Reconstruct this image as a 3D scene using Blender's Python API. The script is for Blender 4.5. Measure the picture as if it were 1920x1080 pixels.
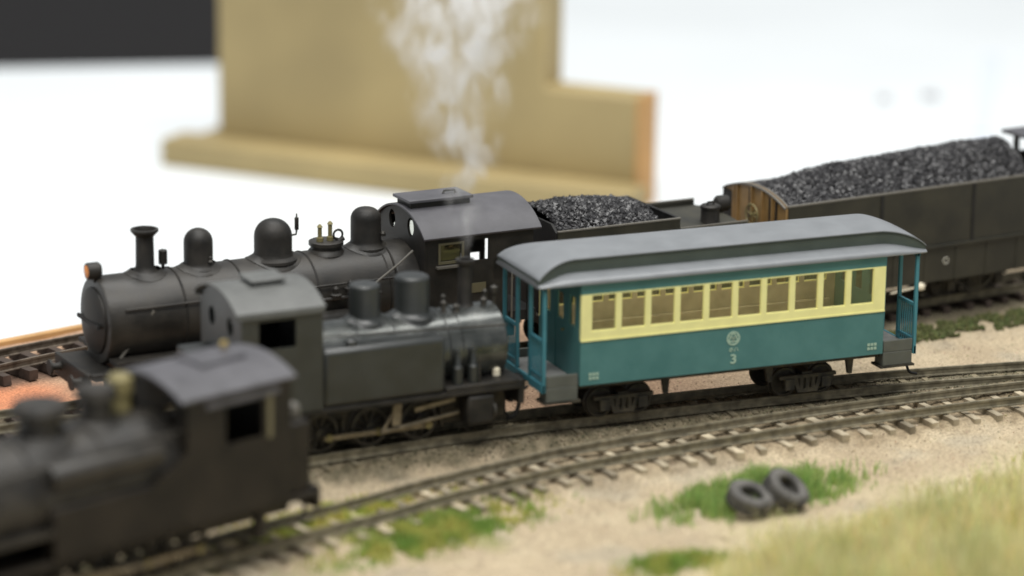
import bpy, bmesh, math, random
from mathutils import Vector, Matrix, noise

random.seed(7)
MM = 0.001
PI = math.pi
for o in list(bpy.data.objects):
    bpy.data.objects.remove(o, do_unlink=True)
scene = bpy.context.scene
COL = scene.collection

# ------------------------------------------------------------------ camera
YAW, PITCH, ROLL = math.radians(22.6), math.radians(14.9), math.radians(0.7)
cam_d = bpy.data.cameras.new('camera')
cam = bpy.data.objects.new('camera', cam_d)
COL.objects.link(cam)
fw = Vector((math.sin(YAW)*math.cos(PITCH), math.cos(YAW)*math.cos(PITCH), -math.sin(PITCH)))
rt = Vector((math.cos(YAW), -math.sin(YAW), 0))
up = rt.cross(fw)
r2 = rt*math.cos(ROLL) + up*math.sin(ROLL)
u2 = -rt*math.sin(ROLL) + up*math.cos(ROLL)
M = Matrix((r2, u2, -fw)).transposed().to_4x4()
M.translation = Vector((-0.3296, -0.7698, 0.2684))
cam.matrix_world = M
cam_d.sensor_width = 36.0
cam_d.lens = 6043/1920*36.0
cam_d.clip_start = 0.02
cam_d.clip_end = 50
cam_d.dof.use_dof = True
cam_d.dof.focus_distance = 0.93
cam_d.dof.aperture_fstop = 7.4
scene.camera = cam

# ------------------------------------------------------------------ world and lamps
w = bpy.data.worlds.new('World'); scene.world = w; w.use_nodes = True
bg = w.node_tree.nodes['Background']
bg.inputs[0].default_value = (0.92, 0.96, 1.0, 1); bg.inputs[1].default_value = 0.42

def area(name, loc, target, sx, sy, power, col):
    d = bpy.data.lights.new(name, 'AREA'); d.shape = 'RECTANGLE'; d.size = sx; d.size_y = sy
    d.energy = power; d.color = col
    o = bpy.data.objects.new(name, d); COL.objects.link(o)
    o.location = loc
    o.rotation_euler = (Vector(target) - Vector(loc)).to_track_quat('-Z', 'Y').to_euler()
    return o
area('ceiling_lamp', (0.25, 0.35, 1.75), (0.1, 0.2, 0), 1.5, 0.5, 25, (1.0, 0.985, 0.95))
area('ceiling_lamp', (-0.25, -0.75, 1.7), (0.05, 0.1, 0), 1.5, 0.4, 29, (1.0, 0.985, 0.95))

scene.view_settings.view_transform = 'Standard'
scene.view_settings.look = 'None'
scene.view_settings.exposure = 0.0
scene.view_settings.gamma = 1.0
scene.view_settings.use_curve_mapping = False
cy = scene.cycles
cy.use_denoising = True
cy.max_bounces = 8
cy.filter_width = 1.7
cy.volume_bounces = 5
cy.volume_step_rate = 1.0
cy.transparent_max_bounces = 16

# ------------------------------------------------------------------ materials
def mat(name, col, rough=0.6, metal=0.0, spec=0.5, var=0.0, vscale=400, bump=0.0, bscale=1500, tint=None, emit=None):
    m = bpy.data.materials.new(name); m.use_nodes = True
    nt = m.node_tree; b = nt.nodes['Principled BSDF']
    b.inputs['Base Color'].default_value = (*col, 1)
    b.inputs['Roughness'].default_value = rough
    b.inputs['Metallic'].default_value = metal
    b.inputs['Specular IOR Level'].default_value = spec
    tc = nt.nodes.new('ShaderNodeTexCoord')
    if var > 0:
        n = nt.nodes.new('ShaderNodeTexNoise'); n.inputs['Scale'].default_value = vscale; n.inputs['Detail'].default_value = 5
        nt.links.new(tc.outputs['Object'], n.inputs['Vector'])
        mx = nt.nodes.new('ShaderNodeMix'); mx.data_type = 'RGBA'
        t = tint or tuple(min(1, c*(1+var)+0.02*var) for c in col)
        mx.inputs['A'].default_value = (*[c*(1-var) for c in col], 1)
        mx.inputs['B'].default_value = (*t, 1)
        rp = nt.nodes.new('ShaderNodeMapRange'); rp.inputs[1].default_value = 0.32; rp.inputs[2].default_value = 0.68
        nt.links.new(n.outputs[0], rp.inputs[0]); nt.links.new(rp.outputs[0], mx.inputs['Factor'])
        nt.links.new(mx.outputs['Result'], b.inputs['Base Color'])
        r = nt.nodes.new('ShaderNodeMapRange'); r.inputs[3].default_value = max(0.05, rough-0.1); r.inputs[4].default_value = min(1, rough+0.1)
        nt.links.new(n.outputs[0], r.inputs[0]); nt.links.new(r.outputs[0], b.inputs['Roughness'])
    if bump > 0:
        n2 = nt.nodes.new('ShaderNodeTexNoise'); n2.inputs['Scale'].default_value = bscale; n2.inputs['Detail'].default_value = 4
        nt.links.new(tc.outputs['Object'], n2.inputs['Vector'])
        bp = nt.nodes.new('ShaderNodeBump'); bp.inputs['Strength'].default_value = bump; bp.inputs['Distance'].default_value = 0.0004
        nt.links.new(n2.outputs[0], bp.inputs['Height']); nt.links.new(bp.outputs[0], b.inputs['Normal'])
    return m

def attr_mat(name, rough=0.9, bump=0.0, bscale=1500, fine=0.0, fscale=1200, transl=0.0):
    """colour from the mesh's own 'tint' attribute (pigment), with fine grain"""
    m = bpy.data.materials.new(name); m.use_nodes = True
    nt = m.node_tree; b = nt.nodes['Principled BSDF']
    b.inputs['Roughness'].default_value = rough; b.inputs['Specular IOR Level'].default_value = 0.2
    a = nt.nodes.new('ShaderNodeAttribute'); a.attribute_name = 'tint'
    out = a.outputs['Color']
    tc = nt.nodes.new('ShaderNodeTexCoord')
    if fine > 0:
        n = nt.nodes.new('ShaderNodeTexNoise'); n.inputs['Scale'].default_value = fscale; n.inputs['Detail'].default_value = 6
        nt.links.new(tc.outputs['Object'], n.inputs['Vector'])
        mr = nt.nodes.new('ShaderNodeMapRange'); mr.inputs[1].default_value = 0.3; mr.inputs[2].default_value = 0.7
        mr.inputs[3].default_value = 1-fine; mr.inputs[4].default_value = 1+fine
        nt.links.new(n.outputs[0], mr.inputs[0])
        vm = nt.nodes.new('ShaderNodeVectorMath'); vm.operation = 'SCALE'
        nt.links.new(out, vm.inputs[0]); nt.links.new(mr.outputs[0], vm.inputs['Scale'])
        out = vm.outputs[0]
    nt.links.new(out, b.inputs['Base Color'])
    if bump > 0:
        n2 = nt.nodes.new('ShaderNodeTexNoise'); n2.inputs['Scale'].default_value = bscale; n2.inputs['Detail'].default_value = 5
        nt.links.new(tc.outputs['Object'], n2.inputs['Vector'])
        bp = nt.nodes.new('ShaderNodeBump'); bp.inputs['Strength'].default_value = bump; bp.inputs['Distance'].default_value = 0.0006
        nt.links.new(n2.outputs[0], bp.inputs['Height']); nt.links.new(bp.outputs[0], b.inputs['Normal'])
    return m

K = {}
K['black'] = mat('weathered_black', (0.016, 0.015, 0.013), 0.55, var=0.35, vscale=180, tint=(0.030, 0.026, 0.021), bump=0.15, spec=0.4)
K['black2'] = mat('sooty_black', (0.012, 0.0115, 0.011), 0.65, var=0.3, vscale=200, bump=0.15, spec=0.35)
K['boiler'] = mat('dusty_boiler_black', (0.022, 0.020, 0.017), 0.46, var=0.3, vscale=150, tint=(0.040, 0.035, 0.028), bump=0.12, spec=0.45)
K['roofblk'] = mat('toplit_dark_roof', (0.080, 0.078, 0.086), 0.5, var=0.2, vscale=140, bump=0.1)  # lighter than the black bodies: overhead light is put into the base colour
K['green'] = mat('greenish_black', (0.022, 0.025, 0.024), 0.36, var=0.2, vscale=140, tint=(0.032, 0.035, 0.033), bump=0.1, spec=0.7)
K['greenroof'] = mat('toplit_grey_roof', (0.115, 0.118, 0.112), 0.5, var=0.15, vscale=160, bump=0.1)  # greyer than the engine body, top light and sheen painted into the colour
K['gloss'] = mat('glossy_boiler', (0.070, 0.078, 0.074), 0.24, metal=0.55, var=0.3, vscale=220, tint=(0.12, 0.125, 0.118), spec=0.8)
K['brownblk'] = mat('brownish_black', (0.014, 0.0115, 0.0085), 0.6, var=0.35, vscale=110, tint=(0.024, 0.019, 0.013), bump=0.1, spec=0.35)
K['teal'] = mat('teal_paint', (0.066, 0.192, 0.192), 0.48, var=0.10, vscale=160, bump=0.06, tint=(0.080, 0.208, 0.205), spec=0.4)
K['tealblue'] = mat('teal_blue_paint', (0.050, 0.200, 0.245), 0.5, var=0.10, vscale=160)
K['yellow'] = mat('cream_yellow_paint', (0.87, 0.83, 0.37), 0.55, var=0.05, vscale=200)
K['tan'] = mat('tan_interior', (0.47, 0.42, 0.31), 0.6, var=0.15, vscale=250)
K['roofgrey'] = mat('grey_coach_roof', (0.20, 0.21, 0.22), 0.34, var=0.08, vscale=140, bump=0.06)
K['clere'] = mat('grey_green_clerestory', (0.060, 0.075, 0.060), 0.6, var=0.1, vscale=160)
K['stepgrey'] = mat('grey_step', (0.095, 0.10, 0.085), 0.6, var=0.12, vscale=200)
K['floorgrey'] = mat('platform_grey', (0.22, 0.22, 0.21), 0.7, var=0.1)
K['under'] = mat('underframe_black', (0.020, 0.018, 0.014), 0.7, var=0.4, vscale=300, tint=(0.068, 0.058, 0.038))
K['steel'] = mat('wheel_steel', (0.045, 0.041, 0.034), 0.5, metal=0.4, var=0.3)
K['rod'] = mat('tarnished_rod', (0.24, 0.20, 0.135), 0.5, metal=0.5, var=0.3)
K['olive'] = mat('olive_trim', (0.13, 0.115, 0.065), 0.55)
K['brass'] = mat('brass', (0.75, 0.56, 0.22), 0.32, metal=1.0)
K['dullbrass'] = mat('dull_brass', (0.23, 0.195, 0.085), 0.55, metal=0.2)
K['cream'] = mat('cream_paint', (0.80, 0.72, 0.55), 0.5)
K['pale'] = mat('pale_green_lettering', (0.36, 0.50, 0.40), 0.7)
K['orange'] = mat('amber_lens', (0.75, 0.26, 0.05), 0.25)
K['white'] = mat('white_mark', (0.6, 0.58, 0.5), 0.7)
K['endwood'] = mat('brown_bulkhead', (0.30, 0.18, 0.065), 0.5, var=0.25, vscale=160)
K['gond'] = mat('dark_olive_black', (0.022, 0.022, 0.016), 0.58, var=0.3, vscale=90, tint=(0.040, 0.037, 0.024), bump=0.12)
K['edge'] = mat('worn_edge', (0.14, 0.13, 0.11), 0.5)
K['rail'] = mat('rusty_rail', (0.15, 0.13, 0.085), 0.7, var=0.35, vscale=350, tint=(0.24, 0.21, 0.14))
K['raildark'] = mat('brown_rail', (0.085, 0.062, 0.042), 0.55, var=0.3, vscale=350, tint=(0.17, 0.135, 0.10))
K['tieL'] = mat('bleached_sleeper', (0.30, 0.24, 0.155), 0.85, var=0.35, vscale=160, tint=(0.56, 0.48, 0.34), bump=0.4)
_nt = K['tieL'].node_tree; _oi = _nt.nodes.new('ShaderNodeObjectInfo'); _bs = _nt.nodes['Principled BSDF']
_src = _bs.inputs['Base Color'].links[0].from_socket; _mr = _nt.nodes.new('ShaderNodeMapRange'); _mr.inputs[3].default_value = 0.45; _mr.inputs[4].default_value = 1.25
_vm = _nt.nodes.new('ShaderNodeVectorMath'); _vm.operation = 'SCALE'
_nt.links.new(_oi.outputs['Random'], _mr.inputs[0]); _nt.links.new(_src, _vm.inputs[0]); _nt.links.new(_mr.outputs[0], _vm.inputs['Scale']); _nt.links.new(_vm.outputs[0], _bs.inputs['Base Color'])
K['tieM'] = mat('dirty_sleeper', (0.10, 0.085, 0.055), 0.9, var=0.4, vscale=260, tint=(0.26, 0.22, 0.14), bump=0.4)
K['tieD'] = mat('dark_brown_sleeper', (0.050, 0.034, 0.025), 0.75, var=0.3, vscale=260, bump=0.3)
K['tyre'] = mat('grey_rubber', (0.075, 0.071, 0.065), 0.75, var=0.35, vscale=300, tint=(0.14, 0.132, 0.12), bump=0.3)
K['table'] = mat('white_table_top', (0.78, 0.815, 0.83), 0.5, var=0.02, vscale=8)
K['wood'] = mat('tan_wood', (0.36, 0.28, 0.13), 0.6, var=0.12, vscale=18, bump=0.05)
K['woodend'] = mat('orange_wood_end', (0.50, 0.27, 0.085), 0.6, var=0.12, vscale=40)
K['ply'] = mat('orange_plywood_edge', (0.52, 0.30, 0.12), 0.7, var=0.2, vscale=60)
K['carpet'] = mat('dark_carpet', (0.035, 0.030, 0.028), 0.95, var=0.2, vscale=20)
K['paperblue'] = mat('pale_blue_paper', (0.70, 0.75, 0.85), 0.7)
K['greything'] = mat('grey_plastic', (0.46, 0.47, 0.49), 0.6)
K['coal'] = mat('coal', (0.018, 0.0175, 0.020), 0.36, var=0.5, vscale=700, tint=(0.060, 0.058, 0.060), spec=0.6)
K['ground'] = attr_mat('sandy_ground', 0.95, bump=0.8, bscale=1100, fine=0.34, fscale=1300)
K['grass'] = attr_mat('static_grass', 0.8)
def _translucent(m, f):
    nt = m.node_tree; b = nt.nodes['Principled BSDF']; t = nt.nodes.new('ShaderNodeBsdfTranslucent'); a = [n for n in nt.nodes if n.type == 'ATTRIBUTE'][0]
    x = nt.nodes.new('ShaderNodeMixShader'); x.inputs[0].default_value = f
    nt.links.new(a.outputs['Color'], t.inputs[0]); nt.links.new(b.outputs[0], x.inputs[1]); nt.links.new(t.outputs[0], x.inputs[2])
    nt.links.new(x.outputs[0], nt.nodes['Material Output'].inputs['Surface'])
_translucent(K['grass'], 0.45)
K['stone'] = attr_mat('grit', 0.9, fine=0.2)

def glass(name, col, alpha):
    m = bpy.data.materials.new(name); m.use_nodes = True
    nt = m.node_tree; nt.nodes.remove(nt.nodes['Principled BSDF'])
    t = nt.nodes.new('ShaderNodeBsdfTransparent'); t.inputs[0].default_value = (*col, 1)
    g = nt.nodes.new('ShaderNodeBsdfGlossy'); g.inputs['Roughness'].default_value = 0.06
    x = nt.nodes.new('ShaderNodeMixShader'); x.inputs[0].default_value = alpha
    nt.links.new(t.outputs[0], x.inputs[1]); nt.links.new(g.outputs[0], x.inputs[2])
    nt.links.new(x.outputs[0], nt.nodes['Material Output'].inputs['Surface'])
    return m
K['lamp'] = bpy.data.materials.new('warm_ceiling_lamp'); K['lamp'].use_nodes = True
_b = K['lamp'].node_tree.nodes['Principled BSDF']; _b.inputs['Emission Color'].default_value = (1.0, 0.86, 0.62, 1); _b.inputs['Emission Strength'].default_value = 9.0
K['glass'] = glass('window_glass', (0.86, 0.87, 0.84), 0.09)

# ------------------------------------------------------------------ mesh helpers (millimetres in, metres out)
class MB:
    def __init__(s): s.v = []; s.f = []
    def add(s, vs, fs):
        o = len(s.v); s.v += [tuple(p) for p in vs]; s.f += [tuple(i+o for i in f) for f in fs]; return s
    def box(s, x0, x1, y0, y1, z0, z1):
        vs = [(x, y, z) for z in (z0, z1) for y in (y0, y1) for x in (x0, x1)]
        return s.add(vs, [(0, 2, 3, 1), (4, 5, 7, 6), (0, 1, 5, 4), (2, 6, 7, 3), (0, 4, 6, 2), (1, 3, 7, 5)])
    def cyl(s, p0, p1, r0, r1=None, n=16):
        if r1 is None: r1 = r0
        p0 = Vector(p0); p1 = Vector(p1); d = (p1-p0).normalized()
        a = d.orthogonal().normalized(); b = d.cross(a)
        vs = []
        for p, r in ((p0, r0), (p1, r1)):
            for i in range(n):
                t = 2*PI*i/n; vs.append(p + a*(r*math.cos(t)) + b*(r*math.sin(t)))
        fs = [(i, (i+1) % n, n+(i+1) % n, n+i) for i in range(n)]
        fs += [tuple(range(n-1, -1, -1)), tuple(range(n, 2*n))]
        return s.add(vs, fs)
    def lathe(s, prof, c=(0, 0, 0), axis='z', n=28, caps=True):
        vs = []; fs = []
        for r, h in prof:
            for i in range(n):
                t = 2*PI*i/n; a = r*math.cos(t); b = r*math.sin(t)
                if axis == 'z': p = (c[0]+a, c[1]+b, c[2]+h)
                elif axis == 'x': p = (c[0]+h, c[1]+a, c[2]+b)
                else: p = (c[0]+b, c[1]+h, c[2]+a)
                vs.append(p)
        m = len(prof)
        for j in range(m-1):
            for i in range(n):
                fs.append((j*n+i, j*n+(i+1) % n, (j+1)*n+(i+1) % n, (j+1)*n+i))
        if caps:
            fs.append(tuple(range(n-1, -1, -1))); fs.append(tuple((m-1)*n+i for i in range(n)))
        return s.add(vs, fs)
    def prism(s, poly, axis, a, b):
        """poly in the two other axes (in order), extruded along axis from a to b"""
        n = len(poly); vs = []
        for h in (a, b):
            for p, q in poly:
                vs.append({'x': (h, p, q), 'y': (p, h, q), 'z': (p, q, h)}[axis])
        fs = [(i, (i+1) % n, n+(i+1) % n, n+i) for i in range(n)]
        fs += [tuple(range(n-1, -1, -1)), tuple(range(n, 2*n))]
        return s.add(vs, fs)
    def tube(s, pts, r, n=8):
        pts = [Vector(p) for p in pts]
        vs = []; fs = []; m = len(pts); a = None
        for j, p in enumerate(pts):
            d = (pts[min(j+1, m-1)] - pts[max(j-1, 0)]).normalized()
            if a is None: a = d.orthogonal().normalized()
            else: a = (a - d*a.dot(d)).normalized()
            b = d.cross(a)
            for i in range(n):
                t = 2*PI*i/n; vs.append(p + a*(r*math.cos(t)) + b*(r*math.sin(t)))
        for j in range(m-1):
            for i in range(n):
                fs.append((j*n+i, j*n+(i+1) % n, (j+1)*n+(i+1) % n, (j+1)*n+i))
        fs += [tuple(range(n-1, -1, -1)), tuple((m-1)*n+i for i in range(n))]
        return s.add(vs, fs)
    def torus(s, c, R, r, axis='x', n=28, k=8):
        prof = [(R + r*math.cos(2*PI*i/k), r*math.sin(2*PI*i/k)) for i in range(k+1)]
        return s.lathe(prof, c, axis, n, caps=False)
    def mesh(s, name, m, angle=35, fixn=True):
        me = bpy.data.meshes.new(name)
        me.from_pydata([(x*MM, y*MM, z*MM) for x, y, z in s.v], [], s.f)
        if fixn:
            b = bmesh.new(); b.from_mesh(me); bmesh.ops.recalc_face_normals(b, faces=b.faces); b.to_mesh(me); b.free()
        me.materials.append(m)
        me.shade_smooth(); me.set_sharp_from_angle(angle=math.radians(angle))
        return me
    def build(s, name, m, parent=None, bevel=0, **kw):
        return put(name, s.mesh(name, m, **kw), parent, bevel)

def put(name, me, parent=None, bevel=0):
    o = bpy.data.objects.new(name, me); COL.objects.link(o)
    if parent: o.parent = parent
    if bevel:
        md = o.modifiers.new('soft_edge', 'BEVEL'); md.width = bevel*MM; md.segments = 2; md.limit_method = 'ANGLE'; md.angle_limit = math.radians(40)
    return o

def tag(o, label, cat, group=None, kind=None):
    if label: o['label'] = label
    if cat: o['category'] = cat
    if group: o['group'] = group
    if kind: o['kind'] = kind
    return o

def empty(name, x, y, z, slope, label, cat, group=None):
    o = bpy.data.objects.new(name, None); COL.objects.link(o)
    o.location = (x*MM, y*MM, z*MM); o.rotation_euler = (0, 0, math.atan(slope)); o.empty_display_size = 0.01
    return tag(o, label, cat, group)

def arc(half, z_eave, z_top, n=14, over=0.0):
    """points across a curved roof, from -half to +half"""
    h = z_top - z_eave; R = (half*half + h*h)/(2*h); a = math.asin(min(1, half/R)); out = []
    for i in range(n+1):
        t = -a + 2*a*i/n; out.append((R*math.sin(t), z_top - R + R*math.cos(t)))
    return out

def holed_wall(mb, x0, x1, z0, z1, holes, y0, y1):
    """wall of boxes in the x-z plane with rectangular holes that share one height band per call"""
    hz0 = holes[0][2]; hz1 = holes[0][3]
    mb.box(x0, x1, y0, y1, z0, hz0); mb.box(x0, x1, y0, y1, hz1, z1)
    xs = x0
    for a, b, _, _ in holes:
        mb.box(xs, a, y0, y1, hz0, hz1); xs = b
    mb.box(xs, x1, y0, y1, hz0, hz1)
    return mb

def spline(pts, step=2.0):
    P = [Vector((x, y, 0)) for x, y in pts]; out = []
    P = [P[0]*2-P[1]] + P + [P[-1]*2-P[-2]]
    for i in range(1, len(P)-2):
        a, b, c, d = P[i-1], P[i], P[i+1], P[i+2]
        n = max(2, int((c-b).length/0.5))
        for k in range(n):
            t = k/n
            out.append(0.5*((2*b)+(c-a)*t+(2*a-5*b+4*c-d)*t*t+(3*b-a-3*c+d)*t**3))
    out.append(P[-2])
    res = [out[0]]; acc = 0
    for i in range(1, len(out)):
        acc += (out[i]-out[i-1]).length
        if acc >= step: res.append(out[i]); acc = 0
    return res

# ------------------------------------------------------------------ the setting
TRACK_MID = [(-260, -28), (-180, -12), (-110, 2), (-66, 8), (-22, 13.0), (10, 15.0), (60, 15.2), (100, 14.6), (125, 13), (151, 10), (200, 3), (300, -14)]
TRACK_FRONT = [(-260, -125), (-200, -98), (-150, -74), (-120, -61), (-90, -49.5), (-65, -41.5), (-44, -33.5), (-12, -24), (5, -20), (35, -15.8), (73, -11.8), (108, -9.6), (143, -9.0), (200, -11), (300, -20)]
TRACK_REAR = [(-260, 48), (-150, 62.5), (-91, 67.8), (0, 76), (72, 82.5), (111, 86.3), (160, 93), (204, 99.5), (330, 119)]
TRACK_BACK = [(-260, 58), (-180, 97), (-120, 122.5), (-97, 130.5), (-60, 141), (0, 154), (100, 170), (200, 180), (330, 186)]
EDGE = [(-270, 92), (-200, 120), (-112, 154), (-87, 162), (-40, 174), (60, 192), (200, 208), (340, 216)]

def edge_y(x):
    for (a, ya), (b, yb) in zip(EDGE, EDGE[1:]):
        if x <= b: return ya + (yb-ya)*(x-a)/(b-a)
    return EDGE[-1][1]

def near_track(pts):
    sp = spline(pts, 4.0); xs = [p.x for p in sp]
    def f(x, y):
        lo, hi = 0, len(sp)-1
        while hi-lo > 1:
            m = (lo+hi)//2
            if xs[m] <= x: lo = m
            else: hi = m
        t = (x-xs[lo])/max(1e-6, xs[hi]-xs[lo]); yc = sp[lo].y + (sp[hi].y-sp[lo].y)*t
        s = (sp[hi].y-sp[lo].y)/max(1e-6, xs[hi]-xs[lo])
        return (y-yc)/math.sqrt(1+s*s)
    return f
dMid, dFront, dRear, dBack = near_track(TRACK_MID), near_track(TRACK_FRONT), near_track(TRACK_REAR), near_track(TRACK_BACK)
def nz(x, y, s, o=0.0): return noise.noise(Vector((x*s, y*s, o)))
def fb(x, y, s, o=0.0): return noise.fractal(Vector((x*s, y*s, o)), 1.0, 2.0, 4)
def sst(a, b, x):
    t = max(0, min(1, (x-a)/(b-a))); return t*t*(3-2*t)
def lerp3(a, b, t): return tuple(p+(q-p)*t for p, q in zip(a, b))

def ground_h(x, y):
    h = 0.5*fb(x, y, 0.045) + 0.22*fb(x, y, 0.25, 3)
    h += 5.5*sst(-100, -165, y + 0.12*(x-60) + 8*nz(x, y, 0.02))*sst(-60, 60, x)
    for d, hh in ((dMid, 2.9), (dFront, 1.8), (dRear, 1.3), (dBack, 0.6)):
        h += hh*sst(17, 9, abs(d(x, y)))
    h += 1.1*fb(x, y, 0.13, 14)*sst(15, 9, abs(dFront(x, y)))
    return h - 0.9

def ground_tint(x, y):
    n1 = fb(x, y, 0.03, 1); n2 = fb(x, y, 0.10, 5); n3 = fb(x, y, 0.35, 9)
    c = lerp3((0.455, 0.37, 0.25), (0.40, 0.32, 0.215), sst(-0.3, 0.4, n1))
    c = lerp3(c, (0.50, 0.415, 0.285), sst(0.1, 0.6, n2)*0.6)
    c = lerp3(c, (0.35, 0.31, 0.235), sst(0.05, 0.6, fb(x, y, 0.045, 21))*0.55)
    pk = sst(18, 32, y)*sst(120, 40, x)
    c = lerp3(c, (0.40, 0.25, 0.165), pk*0.8)
    tc = 0.85*sst(-98, -116, x)*sst(76, 90, y + 4*n2)*sst(118, 104, y)
    c = lerp3(c, (0.62, 0.235, 0.115), tc)
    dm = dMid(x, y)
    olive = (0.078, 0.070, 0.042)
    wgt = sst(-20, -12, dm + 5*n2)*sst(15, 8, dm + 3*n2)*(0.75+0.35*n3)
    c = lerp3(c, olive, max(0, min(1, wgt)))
    wgt = sst(18, 7, abs(dFront(x, y)) + 4*n2)*0.62*(0.7+0.8*sst(-0.2, 0.4, n3))*sst(-60, 10, x)
    c = lerp3(c, (0.20, 0.15, 0.09), max(0, min(1, wgt)))
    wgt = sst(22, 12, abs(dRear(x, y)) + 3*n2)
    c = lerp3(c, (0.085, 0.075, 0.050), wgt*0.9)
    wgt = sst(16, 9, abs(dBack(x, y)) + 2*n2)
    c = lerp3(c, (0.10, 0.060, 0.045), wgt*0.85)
    bk = sst(-60, -100, y - 0.34*(x-40) + 12*nz(x, y, 0.035, 3) + max(0, (20-x))*0.45)
    c = lerp3(c, (0.52, 0.47, 0.27), bk*0.85)
    gr = sst(0.0, 0.5, fb(x, y, 0.09, 33))*sst(-30, -45, x)*sst(-20, -30, y)*sst(-75, -62, y)
    c = lerp3(c, (0.20, 0.23, 0.06), gr*0.7)
    sp = sst(0.25, 0.6, n3)*0.25
    c = lerp3(c, (0.15, 0.115, 0.075), sp)
    return c

def grid_mesh(name, x0, x1, y0, y1f, step, hfun, tfun, m):
    nx = int((x1-x0)/step); ny = int((y1f(0)-y0)/step)
    vs = []; cols = []
    for j in range(ny+1):
        for i in range(nx+1):
            x = x0 + (x1-x0)*i/nx; y = y0 + (y1f(x)-y0)*j/ny
            vs.append((x*MM, y*MM, hfun(x, y)*MM)); cols += [*tfun(x, y), 1.0]
    fs = [(j*(nx+1)+i, j*(nx+1)+i+1, (j+1)*(nx+1)+i+1, (j+1)*(nx+1)+i) for j in range(ny) for i in range(nx)]
    me = bpy.data.meshes.new(name); me.from_pydata(vs, [], fs)
    a = me.color_attributes.new('tint', 'FLOAT_COLOR', 'POINT'); a.data.foreach_set('color', cols)
    me.materials.append(m); me.shade_smooth()
    return me
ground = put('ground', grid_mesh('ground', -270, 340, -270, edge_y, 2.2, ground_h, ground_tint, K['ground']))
tag(ground, 'sandy model landscape carrying the tracks', 'ground', kind='structure')

TZ = -45
poly = [(-270, -270), (340, -270)] + [(x, y) for x, y in reversed(EDGE)]
bb = empty('baseboard', 0, 0, TZ, 0, 'wooden baseboard with orange plywood rim under the model landscape', 'baseboard')
MB().prism([(x, y-0.4) for x, y in poly], 'z', 0, -TZ-2.6).build('panel', K['ply'], bb)
rim = MB()
for (a, b) in zip(EDGE, EDGE[1:]):
    rim.prism([(a[0], a[1]), (b[0], b[1]), (b[0], b[1]+3.2), (a[0], a[1]+3.2)], 'z', -TZ-9, -TZ+0.3)
rim.build('rim', K['ply'], bb)

tb = empty('display_table', 200, 400, -750, 0, 'white display table under the baseboard and the tan wooden box', 'table')
e0, e1 = Vector((44.4, 803.1)), Vector((148.6, 777.8)); ed = (e1-e0).normalized()
pA = e0 - ed*900; pB = e0 + ed*230
tp = [(pA.x, -600), (1500, -600), (1500, 1900), (620, 1900), (pB.x+40, pB.y+120), (pB.x, pB.y), (pA.x, pA.y)]
MB().prism([(x-200, y-400) for x, y in tp], 'z', 680, 750-45).build('table_top', K['table'], tb)
for lx, ly in ((-600, -900), (1200, -900), (1200, 1400), (-600, 350)):
    MB().box(lx, lx+40, ly, ly+40, 0, 704).build('leg', K['greything'], tb)
fl = MB().box(-4000, 5000, -3000, 7000, -760, -750).build('floor', K['carpet'])
tag(fl, 'dark carpeted hall floor behind the white table', 'floor', kind='structure')

# tan wooden box / partition standing on the table
bx = empty('wooden_partition', 57.5, 563.6, TZ, -1.107, 'tan wooden partition with stepped top and base plank on the white table', 'partition')
MB().prism([(18, 0.2), (218, 0.2), (218, 48), (176, 48), (176, 96), (18, 96)], 'y', 20, 38).build('panel', K['wood'], bx, bevel=1.2)
MB().box(0, 224, 0, 19.9, 0, 12).build('base_plank', K['wood'], bx, bevel=1.5)
MB().box(218.05, 219.5, 19.9, 38.1, 0.3, 48.1).build('end_grain', K['woodend'], bx)
MB().box(8, 17.9, 20, 40, 0, 11.5).build('foot_block', K['wood'], bx, bevel=1.0)
# pale things on the table far behind the coal
st = MB().prism([(429, 500), (438, 499), (545, 668), (536, 672)], 'z', TZ+0.3, TZ+1.2).build('paper_strip', K['paperblue'])
tag(st, 'pale blue paper strip lying on the white table', 'paper')
for (x, y, r, lb) in ((453, 581, 4.5, 'small grey knob on the white table nearer the blue paper strip'), (428, 582, 3.2, 'smaller pale grey knob on the white table')):
    k = MB().lathe([(r, 0), (r, 2.5), (r*0.7, 3.4), (0.3, 3.6)], (x, y, TZ), n=18).build('knob_cap', K['greything'])
    tag(k, lb, 'knob')

# ------------------------------------------------------------------ tracks
def rail_mesh(sp, off, m, name):
    prof = [(-0.75, 2.6), (-0.75, 2.85), (-0.22, 3.1), (-0.22, 4.2), (-0.42, 4.4), (-0.42, 5.0), (0.42, 5.0), (0.42, 4.4), (0.22, 4.2), (0.22, 3.1), (0.75, 2.85), (0.75, 2.6)]
    mb = MB(); k = len(prof); vs = []; fs = []
    for j, p in enumerate(sp):
        d = (sp[min(j+1, len(sp)-1)] - sp[max(j-1, 0)]).normalized(); nrm = Vector((-d.y, d.x, 0))
        for a, z in prof:
            q = p + nrm*(off+a); vs.append((q.x, q.y, z))
    for j in range(len(sp)-1):
        for i in range(k):
            fs.append((j*k+i, j*k+(i+1) % k, (j+1)*k+(i+1) % k, (j+1)*k+i))
    return mb.add(vs, fs).mesh(name, m)

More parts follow.
